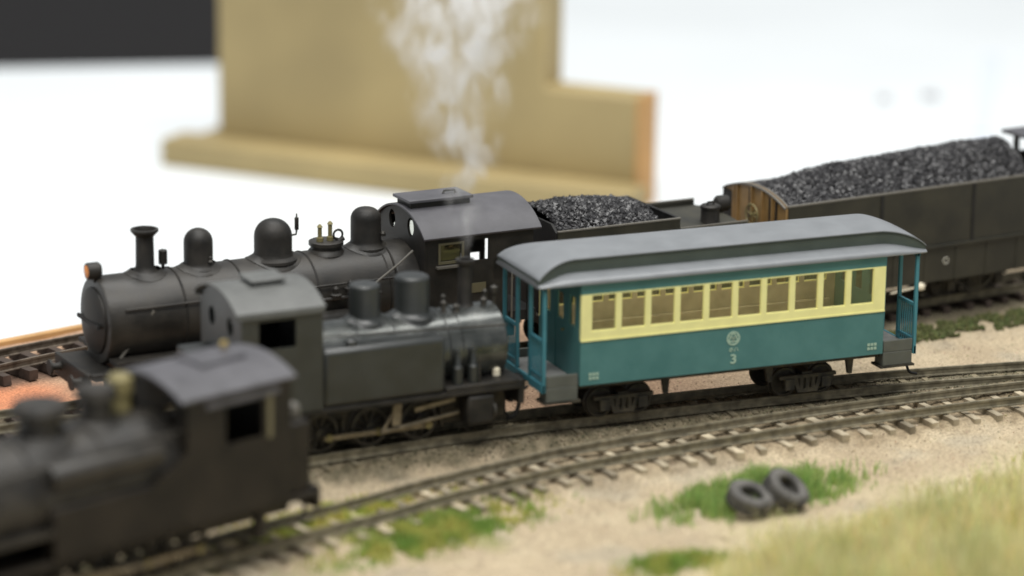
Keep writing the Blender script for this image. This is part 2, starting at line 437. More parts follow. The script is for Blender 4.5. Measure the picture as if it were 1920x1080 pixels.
def track(pts, label, mrail, msleep, pitch, x0, x1, length=21.5, jit=0.4, sink=0.0, skip=0.0, wid=2.1, top=2.6):
    t = empty('railway_track', 0, 0, 0, 0, label, 'track', 'model railway tracks')
    sp = spline(pts, 2.0)
    for s in (-1, 1):
        put('rail', rail_mesh(sp, s*6.35, mrail, 'rail'), t)
    variants = []
    for q in range(4):
        L = length*(1+random.uniform(-0.05, 0.05))/2; a = wid/2*(1+random.uniform(-0.15, 0.15))
        mb = MB().box(-a, a, -L, L, 0.0, top)
        mb.v = [(x+random.uniform(-.12, .12), y+random.uniform(-.3, .3), z+(random.uniform(-.12, 0) if z > 1 else 0)) for x, y, z in mb.v]
        variants.append(mb.mesh('sleeper', msleep))
    acc = 0
    for j in range(1, len(sp)):
        acc += (sp[j]-sp[j-1]).length
        if acc < pitch: continue
        acc = 0; p = sp[j]
        if p.x < x0 or p.x > x1 or random.random() < skip: continue
        d = (sp[min(j+1, len(sp)-1)] - sp[j-1]).normalized()
        o = put('sleeper', random.choice(variants), t, 0)
        o.location = ((p.x+random.uniform(-jit, jit))*MM, p.y*MM, (-random.uniform(0, sink))*MM)
        o.rotation_euler = (0, 0, math.atan2(d.y, d.x) + random.uniform(-0.035, 0.035)*jit*2)
    return t
track(TRACK_FRONT, 'weathered track on bleached sleepers curving across the sand below the teal coach', K['rail'], K['tieL'], 6.6, -150, 230, length=24, wid=2.2, jit=0.9, sink=1.0)
track(TRACK_MID, 'dirt covered track under the teal coach and the grey green tank engine', K['rail'], K['tieM'], 6.6, -130, 220, sink=0.9)
track(TRACK_REAR, 'dark track carrying the black locomotive with two coal tenders', K['rail'], K['tieD'], 6.6, -150, 240)
track(TRACK_BACK, 'brown track with bare dark sleepers along the plywood rim', K['raildark'], K['tieD'], 7.6, -200, 60, length=23, jit=0.2, wid=2.9, top=3.0)

# ------------------------------------------------------------------ shared rolling stock pieces
def wheel_mesh(r, spokes, m, width=1.6):
    mb = MB()
    mb.lathe([(r*0.80, -width/2), (r*0.96, -width/2), (r*1.0, -width/2+0.2), (r*1.0, width/2-0.5), (r*1.09, width/2-0.3), (r*1.09, width/2), (r*0.80, width/2), (r*0.80, -width/2)], (0, 0, 0), 'y', 28, caps=False)
    mb.lathe([(r*0.22, -width*0.6), (r*0.22, width*0.5)], (0, 0, 0), 'y', 14)
    if spokes == 0:
        mb.lathe([(r*0.82, -0.15), (r*0.82, 0.15)], (0, 0, 0), 'y', 24)
    for i in range(spokes):
        t = 2*PI*i/spokes
        mb.cyl((0.15*r*math.cos(t), 0, 0.15*r*math.sin(t)), (0.84*r*math.cos(t), 0, 0.84*r*math.sin(t)), r*0.075, r*0.055, 6)
    return mb.mesh('wheel', m)

def axle_pair(parent, x, r, me, ht=None):
    for s in (-1, 1):
        o = put('wheel', me, parent); o.location = (x*MM, s*6.3*MM, (ht or r)*MM)
        if s > 0: o.rotation_euler = (0, 0, PI)
    MB().cyl((x, -6.3, ht or r), (x, 6.3, ht or r), 0.8, n=10).build('axle', K['under'], parent)

def hose(parent, pts, r=0.45, m=None):
    P = [Vector(p) for p in pts]; out = []
    Q = [P[0]*2-P[1]] + P + [P[-1]*2-P[-2]]
    for i in range(1, len(Q)-2):
        for k in range(6):
            t = k/6; a, b, c, d = Q[i-1:i+3]
            out.append(0.5*((2*b)+(c-a)*t+(2*a-5*b+4*c-d)*t*t+(3*b-a-3*c+d)*t**3))
    out.append(P[-1])
    return MB().tube(out, r, 8).build('brake_hose', m or K['black2'], parent)

def coupler(parent, x, s, z=11.5):
    MB().box(min(x, x+s*5), max(x, x+s*5), -1.0, 1.0, z-1, z+1).lathe([(1.9, -1.9), (2.1, -1.6), (2.1, 1.6), (1.9, 1.9)], (x+s*5.2, 0.4, z), 'z', 14).build('coupler', K['black2'], parent, bevel=0.2)

def spotted_bogie(parent, cx, wb, r, hw, name='bogie'):
    b = bpy.data.objects.new(name, None); COL.objects.link(b); b.parent = parent; b.location = (cx*MM, 0, 0)
    for s in (-1, 1):
        y0, y1 = (s*hw-0.6, s*hw+0.6)
        y0, y1 = min(y0, y1), max(y0, y1)
        mb = MB()
        mb.prism([(-wb/2-3.2, r+1.6), (-wb/2-3.2, r+2.6), (wb/2+3.2, r+2.6), (wb/2+3.2, r+1.6)], 'y', y0, y1)
        mb.prism([(-wb/2+1, r+1.6), (-3, r-2.6), (3, r-2.6), (wb/2-1, r+1.6), (wb/2-2.6, r+1.6), (2.4, r-1.6), (-2.4, r-1.6), (-wb/2+2.6, r+1.6)], 'y', y0, y1)
        for q in range(-1, 2):
            mb.lathe([(0.75, 0), (0.75, 4.0)], (q*1.9, s*hw, r-1.7), 'z', 8)
        mb.build('side_frame', K['under'], b)
        for sx in (-1, 1):
            MB().box(sx*wb/2-1.5, sx*wb/2+1.5, y0-0.5, y1+0.5, r-1.6, r+1.7).build('axle_box', K['under'], b, bevel=0.25)
    MB().box(-1.6, 1.6, -hw, hw, r, r+3.2).build('bolster', K['under'], b)
    me = wheel_mesh(r, 0, K['steel'])
    for sx in (-1, 1):
        for s in (-1, 1):
            o = put('wheel', me, b); o.location = (sx*wb/2*MM, s*6.3*MM, r*MM)
            if s > 0: o.rotation_euler = (0, 0, PI)
    return b

# ------------------------------------------------------------------ teal passenger coach
def text_mesh(body, size, m, name, parent, loc, rotx=PI/2, extrude=0.06):
    cu = bpy.data.curves.new(name, 'FONT'); cu.body = body; cu.size = size*MM; cu.align_x = 'CENTER'; cu.align_y = 'CENTER'; cu.extrude = extrude*MM; cu.offset = size*0.022*MM
    to = bpy.data.objects.new(name+'_curve', cu); COL.objects.link(to)
    dg = bpy.context.evaluated_depsgraph_get(); me = bpy.data.meshes.new_from_object(to.evaluated_get(dg))
    bpy.data.objects.remove(to, do_unlink=True)
    me.materials.clear(); me.materials.append(m)
    o = put(name, me, parent); o.location = tuple(c*MM for c in loc); o.rotation_euler = (rotx, 0, 0)
    return o

def build_coach():
    c = empty('passenger_coach', 0, 14.5, 5, 0, 'teal wooden passenger coach with yellow window band and number 3', 'railway coach')
    L, b0, b1, hw = 115.6, 11.2, 104.7, 14.5
    wins = []
    for i in range(10):
        xc = 18.0 + i*8.82; wins.append((xc-3.65, xc+3.65, 27.1, 37.3))
    for s in (-1, 1):
        yo = s*hw; yi = s*(hw-0.8); y0, y1 = min(yo, yi), max(yo, yi)
        MB().box(b0, b1, y0, y1, 12.0, 24.7).box(b0, b1, y0, y1, 37.6, 41.0).build('side_panel', K['teal'], c)
        holed_wall(MB(), b0+0.02, b1-0.02, 24.7, 37.6, wins, y0-0.12 if s < 0 else y0, y1 if s < 0 else y1+0.12).build('window_band', K['yellow'], c)
        li0, li1 = (yi, yi+0.25) if s < 0 else (yi-0.25, yi)
        holed_wall(MB(), b0+1, b1-1, 13, 40.6, [(a-0.02, b+0.02, 27.05, 37.35) for a, b, _, _ in wins], li0, li1).build('lining', K['tan'], c)
        # one frame mesh and one pane mesh shared by the row
        fr = MB()
        fr.box(-3.65, -3.45, -0.3, 0.3, -5.1, 5.1).box(3.45, 3.65, -0.3, 0.3, -5.1, 5.1).box(-3.45, 3.45, -0.3, 0.3, -5.1, -4.85).box(-3.45, 3.45, -0.3, 0.3, 4.98, 5.1)
        frm = fr.mesh('window_frame', K['yellow']); pm = MB().box(-3.5, 3.5, -0.06, 0.06, -4.9, 5.0).mesh('pane', K['glass'])
        for a, b, z0, z1 in wins:
            f = put('window_frame', frm, c); f.location = ((a+b)/2*MM, s*(hw-0.38)*MM, (z0+z1)/2*MM)
            put('pane', pm, f)
        # sill moulding under the band
        MB().box(b0, b1, yo-0.30 if s < 0 else yo, yo if s < 0 else yo+0.30, 24.45, 24.95).build('belt_rail', K['yellow'], c)
    # end walls with a door and two lights
    for e, xe in ((-1, b0), (1, b1)):
        x0, x1 = (xe-0.05, xe+0.8) if e < 0 else (xe-0.8, xe+0.05)
        mb = MB(); ys = [-hw+0.81, -10.6, -6.6, -3.2, 3.2, 6.6, 10.6, hw-0.81]
        for (ya, yb, hole) in ((ys[0], ys[1], 0), (ys[1], ys[2], 1), (ys[2], ys[3], 0), (ys[4], ys[5], 0), (ys[5], ys[6], 1), (ys[6], ys[7], 0)):
            if hole: mb.box(x0, x1, ya, yb, 12, 27.6).box(x0, x1, ya, yb, 36, 40.8)
            else: mb.box(x0, x1, ya, yb, 12, 40.8)
        mb.box(x0, x1, -3.2, 3.2, 38, 40.8)
        mb.build('end_wall', K['teal'], c)
        d = MB(); xa, xb = (xe+0.2, xe+0.7) if e < 0 else (xe-0.7, xe-0.2)
        d.box(xa, xb, -3.2, -2.0, 12.6, 38).box(xa, xb, 2.0, 3.2, 12.6, 38).box(xa, xb, -2.0, 2.0, 12.6, 27.6).box(xa, xb, -2.0, 2.0, 35.2, 38)
        dd = d.build('end_door', K['teal'], c)
        MB().lathe([(0.35, -0.3), (0.35, 0.3)], (xe+e*0.2, -2.5, 25), 'x', 8).build('door_handle', K['brass'], dd)
        MB().box(xa+0.2, xb-0.2, -2.0, 2.0, 27.6, 35.2).build('pane', K['glass'], dd)
        for ya in (-10.6, 6.6): MB().box(x0+0.3, x0+0.42, ya, ya+4, 27.6, 36).build('end_pane', K['glass'], c)
    MB().box(b0+0.3, b1-0.3, -hw+0.85, hw-0.85, 12.2, 13.0).build('floor', K['endwood'], c)
    MB().box(b0+1, b1-1, -hw+1.4, hw-1.4, 40.4, 40.7).build('ceiling', K['tan'], c)
    for s in (-1, 1):
        MB().box(b0+3, b1-3, min(s*13, s*8.5), max(s*13, s*8.5), 13.05, 17.5).box(b0+3, b1-3, min(s*13.1, s*12), max(s*13.1, s*12), 17.5, 22).build('bench_seat', K['tan'], c, bevel=0.4)
    MB().box(b0+4, b1-4, -1.2, 1.2, 39.8, 40.35).build('ceiling_lamp', K['lamp'], c)
    # roof: lofted cross sections with bull-nosed clerestory ends
    N = 60; xs = [-1.6 + (L+3.2)*i/N for i in range(N+1)]
    ex = [-1.6, -1.5, -1.1, -0.4]; xs = ex + [x for x in xs if 0.2 < x < L-0.2] + [L-x for x in reversed(ex)]
    prof_low = [(15.2, 40.5), (15.6, 40.7), (15.65, 41.2), (15.25, 41.75), (14.2, 42.25), (12.5, 42.65), (9.8, 42.95)]
    low = MB(); rows = []
    for x in xs:
        dd = min(x+1.6, L+1.6-x); k = 1.0 if dd > 1.2 else (0.985 + 0.015*(dd/1.2)); dz = -1.3*(1-sst(0, 10, dd))
        half = [(y*k, z + (dz if z > 41 else 0)*((z-40.5)/3.5)) for y, z in prof_low]
        row = [(x, -y, z) for y, z in half] + [(x, y, z) for y, z in reversed(half)]
        rows.append(row)
    k = len(rows[0]); vs = [p for r in rows for p in r]; fs = []
    for j in range(len(rows)-1):
        for i in range(k): fs.append((j*k+i, j*k+(i+1) % k, (j+1)*k+(i+1) % k, (j+1)*k+i))
    fs += [tuple(range(k)), tuple((len(rows)-1)*k+i for i in range(k))]
    low.add(vs, fs).build('lower_roof', K['roofgrey'], c, angle=50)
    # clerestory sides and top
    def crown(x):
        dd = min(x+1.6, L+1.6-x); u = min(1, (dd+0.6)/14.0); return (1-(1-u)**2.3)**0.6
    xs2 = [-1.5, -1.0, -0.4] + [0.4*i for i in range(1, 36)] + [15+ (L-30)*i/24 for i in range(25)] + [L-14.6+0.4*i for i in range(1, 36)] + [L+0.4, L+1.0, L+1.5]
    xs2 = sorted(set(round(x, 3) for x in xs2))
    side = MB(); top = MB(); ra = []; rb = []
    for x in xs2:
        t = crown(x); zb = 42.3; zt = 41.3 + 5.5*t; hw2 = 10.0
        dd = min(x+1.6, L+1.6-x); flare = 1 + 0.50*(1-sst(-3, 13, dd))
        ra.append([(x, -hw2*flare, zb-1.5*(1-t)), (x, -hw2*flare, zt), (x, hw2*flare, zt), (x, hw2*flare, zb-1.5*(1-t))])
        h2 = hw2*flare + 0.45; rise = 0.5 + 0.45*t
        sec = [(x, -h2, zt-0.25)] + [(x, h2*math.sin(a), zt + rise*(math.cos(a)-math.cos(1.57))/(1-math.cos(1.57)) if False else zt + rise*(1-(math.sin(a))**2)) for a in [(-1.5 + 3.0*i/16) for i in range(17)]] + [(x, h2, zt-0.25)]
        rb.append(sec)
    for rows, mb in ((ra, side), (rb, top)):
        k = len(rows[0]); vs = [p for r in rows for p in r]; fs = []
        for j in range(len(rows)-1):
            for i in range(k): fs.append((j*k+i, j*k+(i+1) % k, (j+1)*k+(i+1) % k, (j+1)*k+i))
        fs += [tuple(range(k)), tuple((len(rows)-1)*k+i for i in range(k))]
        mb.add(vs, fs)
    side.build('clerestory', K['clere'], c, angle=40)
    top.build('upper_roof', K['roofgrey'], c, angle=50)
    # platforms, posts, railings, steps
    for e in (-1, 1):
        X = lambda d: d if e < 0 else L-d      # d = distance from the end
        def bxx(mb, d0, d1, *r): a, b = X(d0), X(d1); return mb.box(min(a, b), max(a, b), *r)
        bxx(MB(), 0.9, 11.1, -13.6, 13.6, 12.3, 13.2).build('platform_floor', K['floorgrey'], c)
        bm = MB(); bxx(bm, 0.0, 0.9, -14.5, -4.8, 10.9, 13.4); bxx(bm, 0.0, 0.9, 4.8, 14.5, 10.9, 13.4); bxx(bm, 0.05, 0.85, -4.8, 4.8, 11.6, 13.3)
        bm.build('end_beam', K['tealblue'], c, bevel=0.15)
        for y in (-14.0, -4.6, 4.6, 14.0):
            mb = MB(); bxx(mb, 0.1, 1.1, y-0.5, y+0.5, 13.4 if abs(y) < 14 else 11, 40.5); mb.build('post', K['tealblue'], c, bevel=0.12)
        hd = MB(); bxx(hd, 0.0, 1.1, -14.5, 14.5, 39.6, 40.6); hd.build('header', K['tealblue'], c)
        for s in (-1, 1):
            ya, yb = (5.1, 13.5) if s > 0 else (-13.5, -5.1)
            rl = MB(); bxx(rl, 0.2, 1.0, ya, yb, 24.8, 25.7); bxx(rl, 0.3, 0.9, ya, yb, 15.0, 15.6)
            ro = rl.build('railing', K['tealblue'], c)
            n = 7
            bar = []
            for i in range(n):
                y = ya + (yb-ya)*(i+0.5)/n
                q = MB(); bxx(q, 0.45, 0.75, y-0.16, y+0.16, 13.4, 24.8); q.build('baluster', K['tealblue'], ro)
            # short return railing post beside the step and grey step box
            sb = MB(); bxx(sb, 1.3, 10.6, min(s*14.5, s*9.5), max(s*14.5, s*9.5), 8.2, 12.2); bxx(sb, 1.3, 10.6, min(s*14.5, s*13.7), max(s*14.5, s*13.7), 12.2, 15.6); 
            sb.build('step_box', K['stepgrey'], c, bevel=0.2)
            tr = MB(); bxx(tr, 0.6, 11.4, min(s*14.8, s*9.0), max(s*14.8, s*9.0), 7.6, 8.2); tr.build('step_tread', K['under'], c)
        coupler(c, X(0.0), -1 if e < 0 else 1, 10.5)
        sg = -1 if e < 0 else 1
        x = X(0.0)
        hose(c, [(x, -4.5, 10.5), (x+sg*1.8, -4.6, 9), (x+sg*2.5, -4.7, 5.5), (x+sg*3.6, -4.8, 2.6), (x+sg*6.2, -4.6, 1.6)], 0.4)
        MB().lathe([(0.9, 0), (0.9, 0.5)], (X(1.4), 6.0, 25.8), 'z', 14).lathe([(0.22, -12), (0.22, 0)], (X(1.4), 6.0, 25.8), 'z', 8).build('hand_brake', K['under'], c)
    # underframe
    for s in (-1, 1): MB().box(b0, b1, min(s*12.5, s*11), max(s*12.5, s*11), 10.6, 12.1).build('sole_bar', K['under'], c)
    for cx in (26.5, 83.5):
        spotted_bogie(c, cx, 11.5, 4.3, 9.6)
    for x in (38.5, 70.5, 96):
        MB().prism([(x-1.2, 10.7), (x+1.2, 10.7), (x+0.8, 6.2), (x-0.4, 6.2)], 'y', -11.5, -10.3).build('brake_hanger', K['under'], c)
    # emblem and lettering on both sides
    y = -hw-0.10
    em = MB()
    em.lathe([(2.05, -0.06), (2.05, 0.06), (1.62, 0.06), (1.62, -0.06), (2.05, -0.06)], (57.4, y, 21.1), 'y', 28, caps=False)
    for i in range(3):
        a = PI/2 + i*2*PI/3
        dx, dz = math.cos(a), math.sin(a)
        em.lathe([(0.78, -0.05), (0.78, 0.05), (0.38, 0.05), (0.38, -0.05), (0.78, -0.05)], (57.4+dx*0.80, y, 21.1+dz*0.80), 'y', 16, caps=False)
        b = a + PI/3
        em.prism([(57.4+math.cos(b)*0.2-0.16*math.sin(b), 21.1+math.sin(b)*0.2+0.16*math.cos(b)), (57.4+math.cos(b)*1.66-0.16*math.sin(b), 21.1+math.sin(b)*1.66+0.16*math.cos(b)), (57.4+math.cos(b)*1.66+0.16*math.sin(b), 21.1+math.sin(b)*1.66-0.16*math.cos(b)), (57.4+math.cos(b)*0.2+0.16*math.sin(b), 21.1+math.sin(b)*0.2-0.16*math.cos(b))], 'y', y-0.05, y+0.05)
    em.build('emblem', K['pale'], c)
    text_mesh('ホハ', 1.55, K['pale'], 'lettering', c, (57.6, y, 17.75))
    n3 = text_mesh('3', 3.7, K['pale'], 'number', c, (57.6, y, 15.0), extrude=0.08)
    n3.scale = (1.15, 1, 1)
    for x in (15.3, 101.2):
        mk = MB()
        for r in range(2):
            for q in range(3):
                mk.box(x-1.5+q*1.05, x-1.5+q*1.05+0.8, y-0.05, y+0.05, 13.5+r*1.15, 13.5+r*1.15+0.8)
        mk.build('data_mark', K['pale'], c)
    return c
build_coach()

# ------------------------------------------------------------------ grey green tank engine (coupled to the coach)
def cab_sides(parent, x0, x1, hw, z0, z1, hole, m, t=0.8):
    for s in (-1, 1):
        a, b = sorted((s*hw, s*(hw-t)))
        holed_wall(MB(), x0, x1, z0, z1, [hole], a, b).build('cab_side', m, parent)

def cab_end(parent, x, hw, z0, ze, zt, wins, m, name='cab_front', t=0.8):
    """end sheet with arched top; wins are (yc, zc, half_y, half_z) round-cornered openings cut as real holes"""
    top = [(p, q) for p, q in arc(hw, ze, zt, 20)]
    outline = [(-hw, z0)] + top + [(hw, z0)]
    bm = bmesh.new()
    def loop(pts, xx): return [bm.verts.new((xx*MM, p*MM, q*MM)) for p, q in pts]
    loops = [outline] + [[(yc+a*math.cos(2*PI*i/18), zc+b*math.sin(2*PI*i/18)) for i in range(18)] for yc, zc, a, b in wins]
    ed = []
    for lp in loops:
        vs = loop(lp, x); ed += [bm.edges.new((vs[i], vs[(i+1) % len(vs)])) for i in range(len(vs))]
    bmesh.ops.triangle_fill(bm, use_beauty=True, use_dissolve=False, edges=ed)
    # drop fills inside the openings
    for f in list(bm.faces):
        ctr = f.calc_center_median()/MM
        if any(((ctr.y-yc)/a)**2 + ((ctr.z-zc)/b)**2 < 0.9 for yc, zc, a, b in wins): bm.faces.remove(f)
    r = bmesh.ops.extrude_face_region(bm, geom=list(bm.faces))
    for v in [g for g in r['geom'] if isinstance(g, bmesh.types.BMVert)]: v.co.x += t*MM
    bmesh.ops.recalc_face_normals(bm, faces=bm.faces)
    me = bpy.data.meshes.new(name); bm.to_mesh(me); bm.free(); me.materials.append(m)
    return put(name, me, parent)

def curved_roof(parent, x0, x1, hw, ze, zt, m, th=0.7, name='cab_roof'):
    up_ = arc(hw, ze, zt, 20); dn = [(p*0.985, q-th) for p, q in reversed(up_)]
    return MB().prism(up_+dn, 'x', x0, x1).build(name, m, parent, angle=40, bevel=0.12)

def dome(parent, x, r, zb, zt, m, name='dome', flare=1.35, flat=0.45, seg=30, y=0):
    rr = r*flat*1.0
    prof = [(r*flare, zb-0.6), (r*flare*0.98, zb+0.2), (r*1.08, zb+1.0), (r, zb+2.0), (r, zt-rr)]
    for i in range(1, 8):
        a = i/7*PI/2; prof.append((max(0.05, (r-rr)+rr*math.cos(a)) if flat < 1 else max(0.05, r*math.cos(a)), zt-rr+rr*math.sin(a)))
    prof.append((0.04, zt+0.05))
    return MB().lathe(prof, (x, y, 0), 'z', seg).build(name, m, parent)

def saddle(parent, x, r, zc, rb, m, name='saddle'):
    """ring of plate where a dome meets the boiler"""
    vs = []; fs = []; n = 28
    for j, (rad, lift) in enumerate(((r*1.0, 1.1), (r*1.22, 0.45), (r*1.42, 0.14), (r*1.45, -0.3))):
        for i in range(n):
            t = 2*PI*i/n; y = rad*math.sin(t); z = zc + math.sqrt(max(0, rb*rb-y*y)) + lift
            vs.append((x+rad*math.cos(t), y, z))
    for j in range(3):
        for i in range(n): fs.append((j*n+i, j*n+(i+1) % n, (j+1)*n+(i+1) % n, (j+1)*n+i))
    return MB().add(vs, fs).build(name, m, parent)

def build_tank_engine():
    e = empty('tank_locomotive', -40, 12, 5, 0.07, 'grey green side tank locomotive coupled to the teal coach', 'locomotive', 'model steam locomotives')
    g = K['green']; hw = 14.5
    cab_sides(e, -48, -25.2, hw, 14.6, 42.6, (-43.2, -32.8, 32.6, 40.2), g)
    cab_end(e, -48.0, hw-0.82, 14.6, 42.3, 46.6, [(-6.5, 37.5, 2.2, 2.6), (6.5, 37.5, 2.2, 2.6)], g, 'cab_back')
    cab_end(e, -26.0, hw-0.82, 30, 42.3, 46.6, [(-9, 39, 1.8, 2.4), (9, 39, 1.8, 2.4)], g, 'cab_front')
    curved_roof(e, -49.6, -24.6, 15.3, 42.9, 47.2, K['greenroof'], 0.6)
    for s in (-1, 1):
        MB().box(-49.4, -24.8, min(s*15.25, s*14.55), max(s*15.25, s*14.55), 41.2, 42.85).build('gutter', K['greenroof'], e, bevel=0.2)
    MB().box(-40.4, -32, -3.8, 3.8, 46.5, 48.0).box(-41.4, -31, -4.6, 4.6, 48.0, 48.8).build('roof_vent', K['greenroof'], e, bevel=0.5)
    MB().box(-56, -48.05, -12, 12, 14.6, 29).build('coal_bunker', g, e, bevel=0.5)
    MB().box(-47, -26.2, -13, 13, 15, 17).build('cab_floor', K['black2'], e)
    MB().box(-27.6, -26.4, -9, 9, 17, 36).build('backhead', K['black2'], e)
    for s in (-1, 1):
        a, b = sorted((s*hw, s*8.0))
        MB().box(-25.15, 10.5, a, b, 14.7, 30.4).build('side_tank', g, e, bevel=1.3)
        MB().lathe([(1.7, 0), (1.7, 1.1), (1.2, 1.5), (0.1, 1.6)], (-16, s*11.5, 30.4), 'z', 16).build('filler_cap', g, e)
        MB().box(-50, 31.5, min(s*14.5, s*3), max(s*14.5, s*3), 15.3, 16.4).build('running_board', K['black'], e) if False else None
    MB().box(-55, 33, -14.3, 14.3, 13.2, 14.55).build('running_board', K['black'], e, bevel=0.2)
    MB().box(10.6, 32.5, -14.3, 14.3, 14.6, 15.9).build('front_deck', K['black'], e, bevel=0.2)
    zc, rb = 23.8, 10.2
    MB().lathe([(rb, -25.1), (rb, 17.8)], (0, 0, zc), 'x', 48).build('boiler', K['gloss'], e)
    MB().lathe([(rb+0.35, 17.8), (rb+0.35, 30.6), (rb-0.4, 31.2), (rb-0.9, 31.3)], (0, 0, zc), 'x', 48).build('smokebox', K['gloss'], e)
    for x in (-12, -1, 14):
        MB().torus((x, 0, zc), rb+0.02, 0.22, 'x', 48, 6).build('boiler_band', g, e)
    sd = MB().lathe([(8.4, 31.3), (8.2, 31.9), (5.5, 32.8), (0.3, 33.3)], (0, 0, zc), 'x', 36).build('smokebox_door', K['black'], e)
    MB().cyl((33.3, 0, zc), (34.3, 0, zc), 0.9, n=10).build('door_knob', K['steel'], sd)
    dome(e, -7.0, 4.25, 33.0, 43.4, g, 'sand_dome', flat=0.22)
    saddle(e, -7.0, 4.25, zc, rb, g)
    dome(e, 6.9, 4.75, 33.0, 44.3, g, 'steam_dome', flat=0.24)
    saddle(e, 6.9, 4.75, zc, rb, g)
    MB().lathe([(3.4, 32.8), (2.5, 34.2), (1.9, 35.4), (1.85, 45.4), (2.6, 46.2), (2.6, 47.0), (1.7, 47.0), (1.6, 40)], (22.7, 0, 0), 'z', 28, caps=False).build('chimney', K['black'], e)
    # small fittings on the smokebox top
    for x, y, r, h in ((15.2, -2.4, 0.7, 2.6), (17.2, 2.0, 0.6, 3.0), (18.6, -3.2, 0.9, 1.8), (27.3, -2.2, 0.8, 2.2), (29.6, 1.8, 0.6, 3.2)):
        z0 = zc + math.sqrt(rb*rb-y*y) - 0.3
        MB().lathe([(r*1.4, 0), (r, 0.5), (r, h), (r*1.3, h+0.2), (0.1, h+0.9)], (x, y, z0), 'z', 12).build('fitting', K['steel'], e)
    MB().tube([(-24, -11, 33.2), (30, -11, 30.6)], 0.3).build('handrail', K['steel'], e)
    MB().lathe([(0.5, 0), (0.5, 3.6), (1.1, 3.9), (1.1, 5.4), (0.1, 6)], (31.0, -1.0, 33.2), 'z', 14).build('bell', K['steel'], e)
    # front: steps, marker lamp, cylinders
    MB().box(32.5, 34.2, -14, 14, 8.8, 15.6).build('buffer_beam', K['black'], e, bevel=0.2)
    ml = MB().lathe([(1.1, 0), (1.1, 1.8), (0.6, 2.2), (0.2, 2.6)], (28.2, -8.6, 16.0), 'z', 14).build('marker_lamp', K['cream'], e)
    MB().lathe([(0.25, 16), (0.25, 22.5)], (21, -13.2, 0), 'z', 8).build('lamp_iron', K['steel'], e)
    for x in (15.2, 19.8):
        MB().lathe([(1.5, 15.9), (1.5, 20.5), (0.9, 21.3), (0.7, 25.2)], (x, -11.6, 0), 'z', 14).build('pump', g, e)
    for s in (-1, 1):
        a, b = sorted((s*14.2, s*8.2))
        MB().box(17.2, 25.2, a, b, 4.4, 12.6).build('cylinder', K['black'], e, bevel=0.9)
        MB().lathe([(2.6, 25.2), (2.6, 26.0), (1.0, 26.3)], (0, s*11.4, 7.4), 'x', 18).build('cylinder_cover', K['steel'], e)
    MB().box(-50, 32.4, -5.3, 5.3, 3.4, 13.1).build('frame', K['under'], e)
    wm = wheel_mesh(5.6, 10, K['steel'])
    XS = (-23, -8.5, 6.0)
    for x in XS: axle_pair(e, x, 5.6, wm)
    for s in (-1, 1):
        y = s*8.6
        cr = [(x+1.9, 4.5) for x in XS]
        MB().prism([(cr[0][0]-1.4, 3.7), (cr[-1][0]+1.4, 3.7), (cr[-1][0]+1.4, 5.1), (cr[0][0]-1.4, 5.1)], 'y', y-0.35, y+0.35).build('coupling_rod', K['rod'], e, bevel=0.15)
        MB().cyl((cr[1][0], s*9.7, 4.5), (16.5, s*9.7, 7.4), 0.75, 0.6, 8).build('connecting_rod', K['rod'], e)
        MB().prism([(3, 9.2), (15, 10.8), (15, 12.0), (3, 10.4)], 'y', min(s*10, s*10.8), max(s*10, s*10.8)).build('slide_bar', K['rod'], e)
        MB().cyl((cr[1][0], s*10.4, 4.5), (-2.5, s*10.4, 11), 0.55, n=8).build('eccentric_rod', K['rod'], e)
        MB().prism([(-4, 6.5), (-1.5, 6.5), (-1.2, 12.8), (-3.6, 12.8)], 'y', min(s*11, s*11.7), max(s*11, s*11.7)).build('expansion_link', K['rod'], e)
        for x in XS:
            MB().lathe([(1.0, -0.7), (1.0, 0.7)], (x+1.9, y-s*0.0, 4.5), 'y', 12).build('crank_pin', K['dullbrass'], e)
            MB().prism([(x+6.2, 3.0), (x+7.1, 3.2), (x+7.0, 8.6), (x+6.0, 8.6)], 'y', min(s*6.2, s*7.4), max(s*6.2, s*7.4)).build('brake_shoe', K['under'], e)
    coupler(e, 34.0, 1, 10.5)
    hose(e, [(34, -4.5, 12.5), (36.4, -4.8, 12), (36.9, -5, 7.0), (35.9, -5, 3.2), (34.0, -5, 2.6), (32.6, -5, 4.6), (32.6, -5, 9)], 0.4)
    MB().prism([(33.9, -5.6), (33.9, -1.2), (35.2, -1.2), (35.2, -5.6)], 'z', 6.6, 11.6).build('buffer', K['black2'], e, bevel=0.3)
    MB().box(-53, -50.5, -13.8, -9.5, 3.2, 13).build('cab_step', K['black2'], e)
    return e
build_tank_engine()

